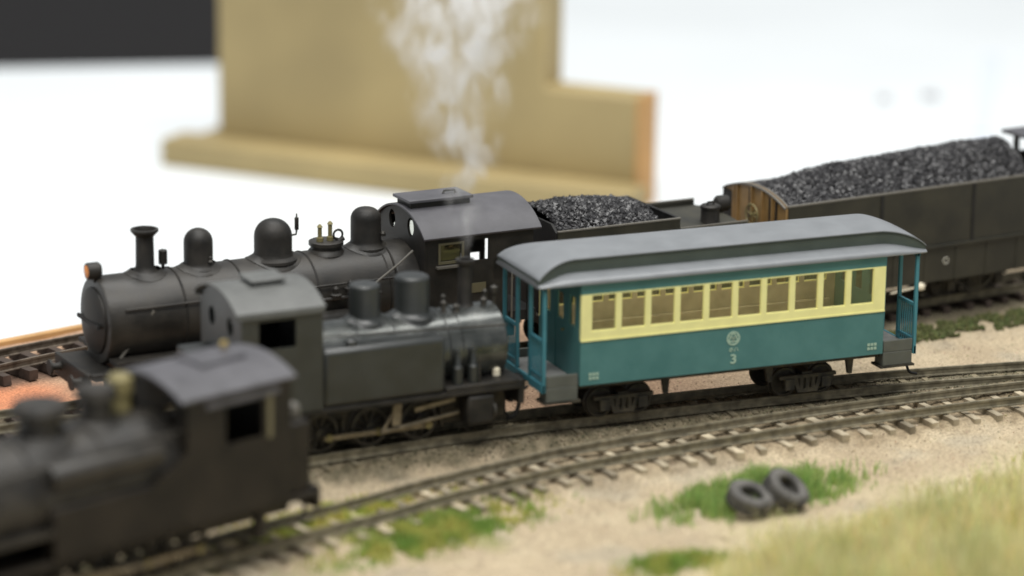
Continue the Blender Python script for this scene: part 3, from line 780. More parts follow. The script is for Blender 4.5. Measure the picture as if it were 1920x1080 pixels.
# ------------------------------------------------------------------ near blurred brown black engine
def build_near_engine():
    e = empty('tank_locomotive', -110, -57, 5, 0.38, 'brownish black tank locomotive with side plates and brass valve on the curved bleached track', 'locomotive', 'model steam locomotives')
    g = K['brownblk']; hw = 14.5
    cab_sides(e, -19.5, 11.8, hw, 13.2, 43.6, (-8.0, 3.2, 30.8, 40.2), g)
    cab_end(e, -19.5, hw-0.82, 13.2, 43.3, 47.4, [(-7.5, 39, 2.2, 2.6), (7.5, 39, 2.2, 2.6)], g, 'cab_front')
    cab_end(e, 11.0, hw-0.82, 13.2, 43.3, 47.4, [(-6.5, 38.5, 2.2, 2.6), (6.5, 38.5, 2.2, 2.6)], g, 'cab_back')
    curved_roof(e, -21.5, 13.2, 15.2, 44.0, 48.0, K['roofblk'], 0.7)
    for s in (-1, 1):
        MB().box(-14, 8, min(s*15.0, s*14.55), max(s*15.0, s*14.55), 40.8, 42.2).build('rain_strip', K['roofblk'], e)
        MB().box(4.4, 6.0, min(s*14.75, s*14.5), max(s*14.75, s*14.5), 30, 42).build('window_post', K['olive'], e)
    MB().box(-8, 6, -5, 5, 47.3, 48.8).build('roof_vent', K['roofblk'], e, bevel=0.6)
    MB().lathe([(0.5, 0), (0.5, 1.4), (0.9, 1.5), (0.9, 2.6), (0.1, 2.9)], (4.5, 2.0, 47.8), 'z', 12).build('whistle', K['brass'], e)
    MB().box(-18.6, 10.8, -13, 13, 13.3, 15).build('cab_floor', K['black2'], e)
    MB().box(11.9, 19.5, -12.5, 12.5, 13.2, 31).build('coal_bunker', g, e, bevel=0.6)
    lp = MB().lathe([(1.6, 0), (1.8, 0.4), (1.8, 2.8), (1.4, 3.4), (0.5, 4.0)], (17.5, -8.0, 31), 'z', 16).build('tail_lamp', K['edge'], e)
    zc, rb = 26.3, 12.8
    MB().lathe([(rb, -19.6), (rb, -74)], (0, 0, zc), 'x', 44).build('boiler', K['boiler'], e)
    MB().lathe([(rb+0.7, -74), (rb+0.7, -90), (rb-0.3, -90.8), (0.5, -92)], (0, 0, zc), 'x', 44).build('smokebox', K['black'], e)
    for x in (-40, -60): MB().torus((x, 0, zc), rb, 0.3, 'x', 44, 6).build('boiler_band', g, e)
    MB().lathe([(6.6, 38.2), (5.0, 39.4), (4.8, 43.4), (6.6, 43.8), (6.8, 45.2), (6.0, 46.6), (3.5, 47.3), (0.1, 47.5)], (-51.0, 0, 0), 'z', 30).build('steam_dome', K['boiler'], e); saddle(e, -51.5, 6.2, zc, rb, K['boiler'])
    MB().lathe([(5.4, 38.2), (3.9, 39.4), (3.7, 44.2), (4.8, 44.6), (4.9, 46.2), (4.2, 47.4), (0.1, 48.2)], (-35.0, 0, 0), 'z', 28).build('sand_dome', K['boiler'], e); saddle(e, -35.5, 4.2, zc, rb, K['boiler'])
    MB().lathe([(2.6, 37), (2.4, 43), (3.0, 43.6), (3.0, 46.9), (2.2, 47.8), (0.2, 48.2)], (-25.8, 3.0, 0), 'z', 18).build('brass_valve', K['dullbrass'], e)
    MB().lathe([(5.2, 35.5), (3.3, 38), (3.1, 47), (4.4, 49), (4.4, 50), (3.2, 50), (3, 44)], (-82, 0, 0), 'z', 26, caps=False).build('chimney', K['black'], e)
    for s in (-1, 1):
        a, b = sorted((s*14.5, s*9.0))
        MB().box(-57.5, -19.6, a, b, 13.2, 25.6).build('side_tank', g, e, bevel=0.6)
        MB().lathe([(0.3, -57.5), (2.6, -57), (3.0, -56), (3.0, -27), (2.6, -26), (0.3, -25.4)], (0, s*12.0, 32.4), 'x', 22).build('air_reservoir', K['boiler'], e)
        MB().box(-96, -57.6, min(s*14.5, s*6), max(s*14.5, s*6), 19.4, 20.8).build('running_board', K['boiler'], e)
        MB().prism([(-19.6, 14), (-19.6, 31), (-24, 28.5), (-30, 25.7), (-30, 14)], 'y', min(s*14.6, s*13.8), max(s*14.6, s*13.8)).build('tank_fairing', g, e)
        MB().tube([(-20, s*12.6, 36.4), (-88, s*11.4, 34)], 0.35).build('handrail', K['steel'], e)
        MB().box(-90, -76, min(s*14.4, s*8), max(s*14.4, s*8), 4, 13).build('cylinder', g, e, bevel=1.2)
        MB().prism([(1.8, 4.6), (4.6, 4.6), (4.6, 13.2), (3.0, 13.2)], 'y', min(s*13.4, s*11), max(s*13.4, s*11)).build('cab_step', g, e)
    MB().box(-95, 20.2, -13.8, 13.8, 11.6, 13.15).build('running_plate', g, e, bevel=0.2)
    MB().box(-94, 19, -4.4, 4.4, 6, 11.5).build('frame', K['under'], e)
    MB().box(20.2, 21.8, -13.5, 13.5, 8.4, 14).build('buffer_beam', g, e, bevel=0.2)
    wm = wheel_mesh(6.0, 10, K['steel']); XS = (-62, -46, -30, -14)
    for x in XS: axle_pair(e, x, 6.0, wm)
    for s in (-1, 1):
        MB().prism([(-63, 3.6), (-11, 3.6), (-11, 5.1), (-63, 5.1)], 'y', min(s*8.4, s*9.1), max(s*8.4, s*9.1)).build('coupling_rod', K['rod'], e, bevel=0.15)
        MB().cyl((-29, s*10, 4.6), (-74, s*10, 8), 0.8, n=8).build('connecting_rod', K['rod'], e)
        for x in XS: MB().lathe([(1.1, -0.7), (1.1, 0.7)], (x+2, s*8.8, 4.4), 'y', 12).build('crank_pin', K['dullbrass'], e)
    coupler(e, 21.6, 1, 10.5)
    hose(e, [(21.8, -5, 11), (23.4, -5, 9), (23.4, -5, 4), (21.4, -5, 2.4)], 0.5)
    return e
build_near_engine()

# ------------------------------------------------------------------ big black engine behind
def build_rear_engine():
    e = empty('steam_locomotive', 0, 76, 5, 0.09, 'large sooty black steam locomotive with tall chimney and three domes', 'locomotive', 'model steam locomotives')
    zc, rb = 24.4, 12.3; B = K['boiler']
    MB().lathe([(rb-0.5, -84), (rb, -83.6), (rb+0.3, -50), (rb+0.6, -22), (rb+0.9, -14)], (0, 0, zc), 'x', 48).build('boiler', B, e)
    MB().lathe([(rb-1.2, -106.6), (rb-0.3, -106.4), (rb, -105.8), (rb, -84)], (0, 0, zc), 'x', 48).build('smokebox', B, e)
    for x in (-84, -66, -44, -22): MB().torus((x, 0, zc), rb+0.1+0.006*(x+84), 0.32, 'x', 48, 6).build('boiler_band', K['black'], e)
    d = MB().lathe([(9.4, -106.6), (9.3, -107.2), (7.0, -108.0), (3.0, -108.6), (0.3, -108.8)], (0, 0, zc), 'x', 36).build('smokebox_door', K['black'], e)
    MB().box(-109.0, -108.2, -8.0, 8.0, zc-0.5, zc+0.5).build('door_strap', K['black2'], d)
    MB().lathe([(5.0, 35.6), (4.4, 36.2), (3.2, 37.2), (2.6, 38.5), (2.5, 46.8), (3.9, 48.3), (3.9, 48.9), (3.1, 49.0), (2.4, 47), (2.3, 42)], (-91.6, 0, 0), 'z', 30, caps=False).build('chimney', K['black'], e)
    saddle(e, -91.6, 4.2, zc, rb, B)
    MB().lathe([(0.5, 36.4), (0.5, 38.2), (1.25, 38.4), (1.25, 42.2), (1.0, 42.4)], (-86.3, 0, 0), 'z', 14).build('whistle', K['black'], e)
    dome(e, -75.7, 4.1, 36.0, 47.5, K['black'], 'sand_dome', flat=0.95); saddle(e, -75.7, 4.6, zc, rb, B)
    dome(e, -53.0, 5.4, 36.4, 47.9, K['black'], 'steam_dome', flat=0.92); saddle(e, -53.0, 5.6, zc, rb+0.3, B)
    dome(e, -24.1, 4.4, 36.8, 48.3, K['black'], 'sand_dome', flat=0.75); saddle(e, -24.1, 4.8, zc, rb+0.5, B)
    MB().lathe([(0.9, 0), (0.5, 0.5), (0.5, 1.2), (0.1, 1.5)], (-73.6, -3.6, 38.5), 'z', 10).build('valve_lever', K['steel'], e)
    MB().lathe([(0.8, 0), (0.8, 0.8), (0.3, 1.4)], (-20.2, -3.2, 40.2), 'z', 12).build('valve_lever', K['steel'], e)
    MB().tube([(-48.2, 0, 42.4), (-45.9, 0, 42.6), (-45.7, 0, 44)], 0.3).lathe([(0.3, 43.8), (0.62, 44.0), (0.62, 47.4), (0.25, 47.6), (0.2, 48.6)], (-45.7, 0, 0), 'z', 10).build('whistle_pipe', K['black'], e)
    mh = MB().lathe([(5.6, 36.2), (5.0, 37.2), (4.5, 37.6), (4.5, 38.6), (5.0, 38.7), (5.0, 39.7), (4.6, 39.9)], (-36.6, 0, 0), 'z', 28).build('manhole', B, e)
    for x, h in ((-38.8, 44.0), (-35.6, 44.6)):
        MB().lathe([(1.0, 39.8), (1.0, 41), (0.62, 41.2), (0.62, h), (0.9, h+0.1), (0.3, h+0.9)], (x, -0.6, 0), 'z', 12).build('safety_valve', K['dullbrass'], mh)
    MB().torus((-33.4, -1.2, 41.5), 1.4, 0.35, 'y', 16, 6).build('valve_wheel', K['black'], mh)
    MB().cyl((-33.4, -1.2, 39.5), (-31.6, -1.2, 40.3), 0.7, n=10).build('stop_valve', K['black'], mh)
    # headlamp
    MB().lathe([(2.2, -108.8), (2.4, -108.4), (2.4, -105.4), (1.9, -104.8), (0.3, -104.4)], (0, 0, 38.6), 'x', 22).box(-107, -105.5, -0.8, 0.8, 35.4, 36.6).build('headlamp', K['black'], e)
    MB().lathe([(0.1, -109.3), (1.2, -109.1), (2.0, -108.7)], (0, 0, 38.6), 'x', 20).build('headlamp_lens', K['orange'], e)
    # handrails, braces, pipes
    for s in (-1, 1):
        MB().tube([(-102, s*11.9, 29.6), (-60, s*12.3, 29.9), (-16, s*13.2, 30.4)], 0.32).build('handrail', B, e)
        MB().cyl((-104.6, s*9.6, 13.4), (-93.6, s*11.6, 28.6), 0.5, n=8).build('brace_rod', K['edge'], e)
        MB().tube([(-15.5, s*13.2, 37.6), (-20, s*13.6, 34.4), (-31.5, s*13.9, 27)], 0.32).build('injector_pipe', K['edge'], e)
        MB().box(-106, -12.2, min(s*15.4, s*9), max(s*15.4, s*9), 14.6, 15.8).build('running_board', K['black'], e)
        MB().box(-104, -88, min(s*15.6, s*9.6), max(s*15.6, s*9.6), 3.2, 12.6).build('cylinder', K['black'], e, bevel=1.5)
        MB().lathe([(0.4, -52), (2.4, -51.6), (2.8, -50.5), (2.8, -36.5), (2.4, -35.4), (0.4, -35)], (0, s*13.2, 20.2), 'x', 18).build('air_reservoir', K['black'], e)
    for x, z in ((-40, 26.5), (-35.5, 28), (-31, 26.2)):
        MB().lathe([(1.5, 0), (1.7, 1.2), (0.9, 1.6), (0.9, 3.0), (0.3, 3.6)], (x, -14.2, z), 'z', 12).build('feed_fitting', K['black'], e)
    MB().tube([(-44, -14.4, 26.5), (-26, -14.4, 26.8)], 0.55).build('feed_pipe', K['black'], e)
    # firebox shoulder in front of the cab
    MB().prism([(-13.2, 16)] + arc(13.2, 30, 37.6, 16) + [(13.2, 16)], 'x', -20, -12.2).build('firebox', B, e, bevel=0.6)
    # front deck and pilot
    MB().box(-112.5, -104.7, -12.5, 12.5, 11.4, 12.6).build('front_deck', K['black'], e, bevel=0.3)
    MB().box(-114.0, -112.6, -13, 13, 6.5, 13).build('buffer_beam', K['black'], e, bevel=0.3)
    for y in (-8.5, 8.5):
        MB().lathe([(1.4, -114.0), (1.0, -114.6), (1.0, -116.4), (2.2, -116.8), (2.2, -117.3)], (0, y, 10), 'x', 18).build('buffer', K['black'], e)
    MB().box(-102, 22, -4.4, 4.4, 6, 14).build('frame', K['under'], e)
    wm = wheel_mesh(8.2, 14, K['steel']); XS = (-74, -56, -38, -20)
    for x in XS: axle_pair(e, x, 8.2, wm)
    wl = wheel_mesh(5.0, 8, K['steel']); axle_pair(e, -97, 5.0, wl); axle_pair(e, 4, 5.0, wl)
    for s in (-1, 1):
        MB().prism([(-76, 6), (-15, 6), (-15, 8), (-76, 8)], 'y', min(s*8.4, s*9.1), max(s*8.4, s*9.1)).build('coupling_rod', K['rod'], e)
    # cab
    hw = 15.6
    for s in (-1, 1):
        a, b = sorted((s*hw, s*(hw-0.8)))
        mb = MB()
        holed_wall(mb, -12, 12, 13.5, 41.0, [(-8.4, -0.6, 34.2, 39.4), (2.2, 8.8, 30.5, 40.0)], a, b) if False else None
        mb.box(-12, 12, a, b, 13.5, 33.2).box(-12, 22, a, b, 39.4, 41.4).box(-12, -8.6, a, b, 33.2, 39.4).box(-0.4, 1.6, a, b, 33.2, 39.4).box(7.6, 9.2, a, b, 33.2, 39.4).box(12, 14, a, b, 13.5, 27).box(9.2, 20.4, a, b, 27, 39.4).box(20.4, 22, a, b, 13.5, 39.4)
        mb.build('cab_side', K['black'], e)
        w1 = MB(); yy0, yy1 = sorted((s*(hw+0.15), s*(hw-0.5)))
        w1.box(-8.6, -7.9, yy0, yy1, 33.2, 39.4).box(-7.9, -1.1, yy0, yy1, 33.2, 33.9).box(-1.1, -0.4, yy0, yy1, 33.2, 39.4).box(-7.9, -1.1, yy0, yy1, 38.8, 39.4)
        w1.build('window_frame', K['olive'], e)
        MB().box(-7.9, -1.1, min(s*14.9, s*15.0), max(s*14.9, s*15.0), 33.9, 38.8).build('pane', K['glass'], e)
        MB().box(-9.5, 0.6, min(s*17, s*15.65), max(s*17, s*15.65), 32.2, 32.8).build('arm_rest', K['edge'], e)
        MB().tube([(15, s*15.9, 15), (15, s*15.9, 36)], 0.3).build('grab_rail', K['edge'], e)
        MB().box(2.0, 6.6, min(s*15.85, s*15.6), max(s*15.85, s*15.6), 23.8, 26.6).build('number_plate', K['olive'], e)
    cab_end(e, -12.8, hw-0.1, 13.5, 41.2, 47.3, [(-6.0, 42.6, 2.1, 2.7), (6.2, 42.6, 2.1, 2.7)], K['black'], 'cab_front')
    curved_roof(e, -13.6, 24.2, 16.8, 41.3, 48.0, K['roofblk'], 0.6)
    rv = MB().box(-12, 7, -4.6, 4.6, 47.0, 49.2).build('roof_hatch', K['black'], e, bevel=0.2)
    MB().box(-13, 7.6, -5.6, 5.6, 49.2, 50.1).build('hatch_lid', K['roofblk'], rv, bevel=0.2)
    MB().tube([(0, -1, 50.1), (0.4, -1, 51), (3.6, -1, 51), (4, -1, 50.1)], 0.4).build('hatch_handle', K['black'], rv)
    MB().box(-12, 23.5, -15, 15, 13.6, 16.6).build('cab_floor', K['black2'], e)
    MB().lathe([(11.2, -12.1), (11.2, -11)], (0, 0, 26.5), 'x', 30).build('backhead', K['black2'], e)
    return e
build_rear_engine()

# ------------------------------------------------------------------ coal
def lumps(name, pts, m, smin, smax, parent=None):
    me = bpy.data.meshes.new(name); vs = []; fs = []
    for (x, y, z) in pts:
        s = random.uniform(smin, smax); o = len(vs)
        R = Matrix.Rotation(random.uniform(0, 6.28), 3, Vector((random.gauss(0, 1), random.gauss(0, 1), random.gauss(0, 1))).normalized())
        for q in ((1, 0, 0), (-1, 0, 0), (0, 1, 0), (0, -1, 0), (0, 0, 1), (0, 0, -1)):
            p = R @ Vector([c*s*random.uniform(0.6, 1.15) + random.uniform(-0.25, 0.25)*s for c in q]); vs.append(((x+p.x)*MM, (y+p.y)*MM, (z+p.z)*MM))
        for f in ((0, 2, 4), (2, 1, 4), (1, 3, 4), (3, 0, 4), (2, 0, 5), (1, 2, 5), (3, 1, 5), (0, 3, 5)): fs.append(tuple(i+o for i in f))
    me.from_pydata(vs, [], fs); me.materials.append(m)
    return put(name, me, parent)

def coal_heap(owner_loc, slope, x0, x1, hw, hfun, n, label, smin=0.32, smax=0.95):
    """a bed of coal: closed core plus loose lumps on it, one stuff object"""
    pts = []
    for i in range(n):
        x = random.uniform(x0, x1); y = random.uniform(-hw, hw); pts.append((x, y, hfun(x, y)+random.uniform(-0.35, 0.35)))
    o = lumps('coal_load', pts, K['coal'], smin, smax)
    bm = bmesh.new(); bm.from_mesh(o.data)
    nx = int((x1-x0)/1.5); ny = int(2*hw/1.5); g = []
    for j in range(ny+1):
        for i in range(nx+1):
            x = x0+(x1-x0)*i/nx; y = -hw+2*hw*j/ny; g.append(bm.verts.new((x*MM, y*MM, (hfun(x, y)-0.3)*MM)))
    for j in range(ny):
        for i in range(nx): bm.faces.new((g[j*(nx+1)+i], g[j*(nx+1)+i+1], g[(j+1)*(nx+1)+i+1], g[(j+1)*(nx+1)+i]))
    bm.to_mesh(o.data); bm.free()
    o.location = tuple(c*MM for c in owner_loc); o.rotation_euler = (0, 0, math.atan(slope))
    return tag(o, label, 'coal', kind='stuff')

def build_tender():
    e = empty('coal_tender', 0, 76, 5, 0.09, 'open black tender with coal heap and water filler behind the large locomotive', 'tender', 'coal tenders')
    hw = 16.0; B = K['black2']
    for s in (-1, 1):
        a, b = sorted((s*hw, s*(hw-0.7)))
        MB().box(30, 71, a, b, 12, 38.6).build('side_sheet', K['gond'], e)
        MB().box(30, 71.2, min(s*(hw+0.15), s*(hw-0.85)), max(s*(hw+0.15), s*(hw-0.85)), 38.6, 39.0).build('top_edge', K['edge'], e)
        MB().box(71.05, 94.4, a, b, 12, 35.4).build('tank_side', K['gond'], e)
        MB().box(71.3, 94.6, min(s*(hw+0.1), s*(hw-0.5)), max(s*(hw+0.1), s*(hw-0.5)), 35.4, 35.9).build('deck_edge', K['edge'], e)
    MB().box(70.3, 71.0, -hw+0.72, hw-0.72, 12, 38.6).box(70.2, 71.15, -hw+0.86, hw-0.86, 38.6, 39.0).build('back_sheet', B, e)
    MB().prism([(-15.28, 12), (15.28, 12), (15.28, 38.4), (12, 40.5), (-12, 40.5), (-15.28, 38.4)], 'x', 29.6, 30.4).build('front_sheet', B, e)
    MB().box(30.5, 70.2, -15.2, 15.2, 12, 31.5).build('bunker_floor', B, e)
    dk = [(-15.25, 33.9)] + [(p, q) for p, q in arc(14.9, 34.0, 35.2, 10)] + [(15.25, 33.9), (15.25, 12), (-15.25, 12)]
    MB().prism(dk, 'x', 71.1, 94.2).build('tank_deck', K['gond'], e)
    f = MB().lathe([(3.2, 34.2), (2.9, 34.8), (2.8, 39.0), (3.1, 39.1), (3.1, 39.7), (2.6, 40.1)], (85.5, -9.0, 0), 'z', 24).build('water_filler', K['black'], e)
    MB().tube([(84.4, -9, 40), (84.5, -9, 40.9), (86.5, -9, 40.9), (86.6, -9, 40)], 0.3).build('filler_handle', K['black'], f)
    lp = MB().lathe([(0.4, 92.6), (1.9, 92.9), (2.5, 93.6), (2.5, 96.6), (2.2, 97)], (0, 0, 37.6), 'x', 24).box(93.4, 95, -0.8, 0.8, 34.6, 36).build('headlamp', K['black'], e)
    MB().lathe([(2.15, 96.8), (1.4, 97.3), (0.1, 97.5)], (0, 0, 37.6), 'x', 20).build('lamp_glass', K['black2'], e)
    MB().box(28, 96, -14, 14, 9.6, 11.9).build('underframe', K['under'], e)
    for cx in (44, 81): spotted_bogie(e, cx, 17, 4.6, 10.5)
    return e
build_tender()
def h_tender(x, y):
    c = 43.4 - 0.0035*(x-44)**2*(1.6 if x > 44 else 1.0) - 0.021*y*y
    return max(33.5 if x > 62 else 35.8, c) + 0.4*fb(x, y, 0.3, 2) if x < 66 else 33.0 + 0.4*fb(x, y, 0.3, 2)
coal_heap((0, 76, 5), 0.09, 31, 69.9, 14.9, h_tender, 5000, 'heap of black coal lumps in the open tender behind the locomotive cab')

def build_gond():
    e = empty('coal_tender', 106, 85.5, 5, 0.15, 'long dark olive tender with brown bulkhead and heaped coal above its sides', 'tender', 'coal tenders')
    hw = 16.6; L = 97; G = K['gond']
    for s in (-1, 1):
        a, b = sorted((s*hw, s*(hw-0.8)))
        MB().box(1.2, L, a, b, 20, 38.3).build('side_sheet', G, e)
        MB().box(1.1, L, min(s*(hw+0.2), s*(hw-0.9)), max(s*(hw+0.2), s*(hw-0.9)), 38.3, 38.8).build('top_edge', K['edge'], e)
        MB().box(1.3, L, min(s*(hw+0.7), s*(hw-0.3)), max(s*(hw+0.7), s*(hw-0.3)), 19.1, 20.0).build('ledge', G, e, bevel=0.15)
        MB().box(1.3, L, min(s*(hw-0.4), s*(hw-1.2)), max(s*(hw-0.4), s*(hw-1.2)), 8.2, 19.1).build('skirt', G, e)
        for x in (36.4, 72.2): MB().box(x-0.6, x+0.6, min(s*(hw+0.22), s*hw), max(s*(hw+0.22), s*hw), 20.0, 38.3).build('seam_strip', K['black2'], e)
        for i in range(8):
            x = 5.5 + i*12.2
            MB().prism([(x-0.5, 8.2), (x+0.5, 8.2), (x+1.5, 19.0), (x-0.2, 19.0)], 'y', min(s*(hw-0.2), s*(hw-0.6)), max(s*(hw-0.2), s*(hw-0.6))).build('skirt_rib', G, e)
    # brown bulkhead end with arched top, posts, slots and hand brake wheel
    top = arc(16.4, 38.4, 42.2, 16)
    MB().prism([(-16.4, 14)] + top + [(16.4, 14)], 'x', 0.2, 1.0).build('bulkhead', K['endwood'], e)
    MB().prism(top + [(p, q-0.5) for p, q in reversed(top)], 'x', -0.5, 1.6).build('bulkhead_rim', K['edge'], e)
    for y in (10.5, 8.8, 1.2, -4.6, -9.8):
        z = 42.2 - (y/16.4)**2*3.8 - 0.6
        MB().box(-0.5, 0.18, y-0.35, y+0.35, 14, z).build('bulkhead_post', K['endwood'], e)
    for y, wd in ((2.0, 0.7), (-9.0, 1.1), (-11.6, 0.4)):
        z = 42.2 - (y/16.4)**2*3.8 - 1.2
        MB().box(-0.12, 0.19, y-wd, y+wd, 20, z).build('door_slot', K['black2'], e)
    MB().box(-0.3, 0.19, 11.5, 16.2, 14, 38).build('side_locker', K['black2'], e)
    wl = MB().torus((-2.0, -1.8, 33.6), 3.1, 0.26, 'x', 28, 6)
    for i in range(6):
        t = i*PI/3+0.2; wl.cyl((-2.0, -1.8, 33.6), (-2.0, -1.8+3.0*math.cos(t), 33.6+3.0*math.sin(t)), 0.2, n=6)
    wl.cyl((-2.6, -1.8, 33.6), (0.2, -1.8, 33.6), 0.5, n=10)
    wl.build('hand_brake_wheel', K['dullbrass'], e)
    MB().box(L-1, L-0.1, -hw+0.85, hw-0.85, 14, 41).build('end_sheet', G, e)
    MB().box(1.2, L-1, -15.5, 15.5, 14, 30).build('tank', K['black2'], e)
    MB().box(-2, L, -14, 14, 8.2, 12).build('underframe', K['under'], e)
    for cx in (22, 78): spotted_bogie(e, cx, 19, 4.6, 11.5)
    ck = MB().torus((62.5, -16.3, 14.5), 1.0, 0.16, 'y', 18, 5).build('round_mark', K['white'], e)
    MB().cyl((40.5, -17.4, 6.8), (51, -17.4, 7.6), 0.28, n=8).build('brake_lever', K['cream'], e)
    MB().lathe([(0.8, 0), (1.4, 0.4), (1.5, 1.3), (1.0, 2.1), (0.3, 2.4)], (51.8, -17.6, 6.6), 'z', 14).build('brake_handle', K['cream'], e)
    return e
build_gond()
def h_gond(x, y):
    ridge = 38.6 + 6.2*sst(-2, 32, x) + 2.2*sst(20, 90, x)
    t = (abs(y)/15.6); return ridge - (ridge-38.0)*t**1.7 + 0.55*fb(x, y, 0.12, 7)
coal_heap((106, 85.5, 5), 0.15, 1.8, 95.5, 15.6, h_gond, 14000, 'long heap of black coal filling the olive tender to its brim')

# corner of the next vehicle's cab at the end of the coal tender
nx_ = empty('locomotive_cab', 213.5, 101.7, 5, 0.15, 'black locomotive cab with flat roof overhanging the end of the heaped coal', 'locomotive cab')
MB().box(0, 36, -15.5, 15.5, 44.6, 45.8).build('cab_roof', K['roofblk'], nx_, bevel=0.2)
for s in (-1, 1):
    MB().box(4.0, 5.6, min(s*14, s*12.6), max(s*14, s*12.6), 14, 44.6).build('cab_post', K['black'], nx_)
    MB().box(5.7, 34, min(s*15.6, s*14.8), max(s*15.6, s*14.8), 14, 38).build('cab_side', K['black'], nx_)
MB().box(33, 34, -14.7, 14.7, 14, 44.5).build('cab_front', K['black'], nx_)
MB().box(1, 36, -13, 13, 8, 14).build('cab_floor', K['under'], nx_)
spotted_bogie(nx_, 18, 14, 4.6, 10.5)

# ------------------------------------------------------------------ old tyres
def tyre(x, y, z, nrm, label):
    e = bpy.data.objects.new('old_tyre', None); COL.objects.link(e)
    e.location = (x*MM, y*MM, z*MM); e.rotation_euler = Vector(nrm).to_track_quat('Z', 'Y').to_euler(); tag(e, label, 'tyre', 'old tyres dumped in the grass')
    prof = [(2.9, -1.6), (3.3, -2.25), (4.6, -2.45), (5.6, -2.1), (5.95, -1.4), (6.0, 0), (5.95, 1.4), (5.6, 2.1), (4.6, 2.45), (3.3, 2.25), (2.9, 1.6), (3.4, 0.6), (3.4, -0.6), (2.9, -1.6)]
    MB().lathe(prof, (0, 0, 0), 'z', 36, caps=False).build('casing', K['tyre'], e, angle=60)
    tr = MB()
    for i in range(36):
        a = 2*PI*i/36; ca, sa = math.cos(a), math.sin(a)
        for zz in (-1.0, 1.0):
            tr.prism([(5.9*ca-0.33*sa, 5.9*sa+0.33*ca), (6.2*ca-0.33*sa, 6.2*sa+0.33*ca), (6.2*ca+0.33*sa, 6.2*sa-0.33*ca), (5.9*ca+0.33*sa, 5.9*sa-0.33*ca)], 'z', zz-0.75, zz+0.75)
    tr.build('tread', K['tyre'], e)
    return e
tyre(30.4, -66.2, 3.4, (0.15, -0.27, 0.84), 'old grey tyre lying lower in front of the green grass tuft')
tyre(41.0, -65.6, 4.3, (0.32, -0.44, 0.74), 'old grey tyre propped up steeply against the lower tyre')

# ------------------------------------------------------------------ grass, shrubs, grit
def blades(name, spots, m, label, cat='grass'):
    """spots: (x, y, z, height, width, colour, lean)"""
    vs = []; fs = []; cols = []
    for (x, y, z, h, wd, c, lean) in spots:
        a = random.uniform(0, 6.283); b = random.uniform(0, 6.283); o = len(vs)
        dx, dy = math.cos(a)*wd/2, math.sin(a)*wd/2; lx, ly = math.cos(b)*lean*h, math.sin(b)*lean*h
        P = [(x-dx, y-dy, z-0.3), (x+dx, y+dy, z-0.3), (x+dx*0.7+lx*0.4, y+dy*0.7+ly*0.4, z+h*0.6), (x-dx*0.7+lx*0.4, y-dy*0.7+ly*0.4, z+h*0.6), (x+lx, y+ly, z+h)]
        vs += [(p[0]*MM, p[1]*MM, p[2]*MM) for p in P]; fs += [(o, o+1, o+2, o+3), (o+3, o+2, o+4)]
        for k in range(5): cols += [*c, 1.0]
    me = bpy.data.meshes.new(name); me.from_pydata(vs, [], fs)
    at = me.color_attributes.new('tint', 'FLOAT_COLOR', 'POINT'); at.data.foreach_set('color', cols)
    me.materials.append(m)
    return tag(put(name, me), label, cat, kind='stuff')
def jit(c, k=0.25):
    f = 1+random.uniform(-k, k); return tuple(max(0.01, v*f*(1+random.uniform(-0.1, 0.1))) for v in c)
def patch(name, cx, cy, rx, ry, rot, n, h, colf, label, wd=0.4, lean=0.5):
    sp = []
    while len(sp) < n:
        u, v = random.gauss(0, 0.42), random.gauss(0, 0.42); r = math.hypot(u, v)
        if r > 1.25: continue
        x = cx + u*rx*math.cos(rot) - v*ry*math.sin(rot); y = cy + u*rx*math.sin(rot) + v*ry*math.cos(rot)
        q = nz(x, y, 0.16, 4) + 0.5*nz(x, y, 0.5, 9)
        if q < -0.34 + 0.30*r: continue
        sp.append((x, y, ground_h(x, y), h*random.uniform(0.45, 1.15)*(1.15-0.6*min(1, r))*(0.8+0.5*q), wd*random.uniform(0.7, 1.3), colf(x, y), random.uniform(0.05, lean)))
    return blades(name, sp, K['grass'], label)
bright = lambda x, y: jit(lerp3((0.30, 0.46, 0.14), (0.46, 0.56, 0.20), random.random()))
olivey = lambda x, y: jit(lerp3((0.46, 0.54, 0.12), (0.64, 0.60, 0.18), sst(-0.3, 0.3, nz(x, y, 0.1, 2)) ))
mixg = lambda x, y: jit(lerp3((0.30, 0.44, 0.11), (0.54, 0.54, 0.16), sst(-0.3, 0.4, nz(x, y, 0.12, 6))))
patch('grass_tuft', 39, -54.5, 34, 13, 0.22, 6500, 7.0, bright, 'bright green grass tuft behind the two old tyres')
patch('grass_patch', -52, -54, 42, 12.0, 0.36, 5200, 3.4, mixg, 'green grass strip beside the curved bleached track')
patch('grass_patch', -72, -35, 38, 14, 0.30, 5200, 2.8, olivey, 'yellow green grass between and behind the rails of the curved track')
patch('grass_patch', -5, -95, 18, 9, 0.1, 1500, 4.0, mixg, 'low green grass at the foot of the straw coloured bank')

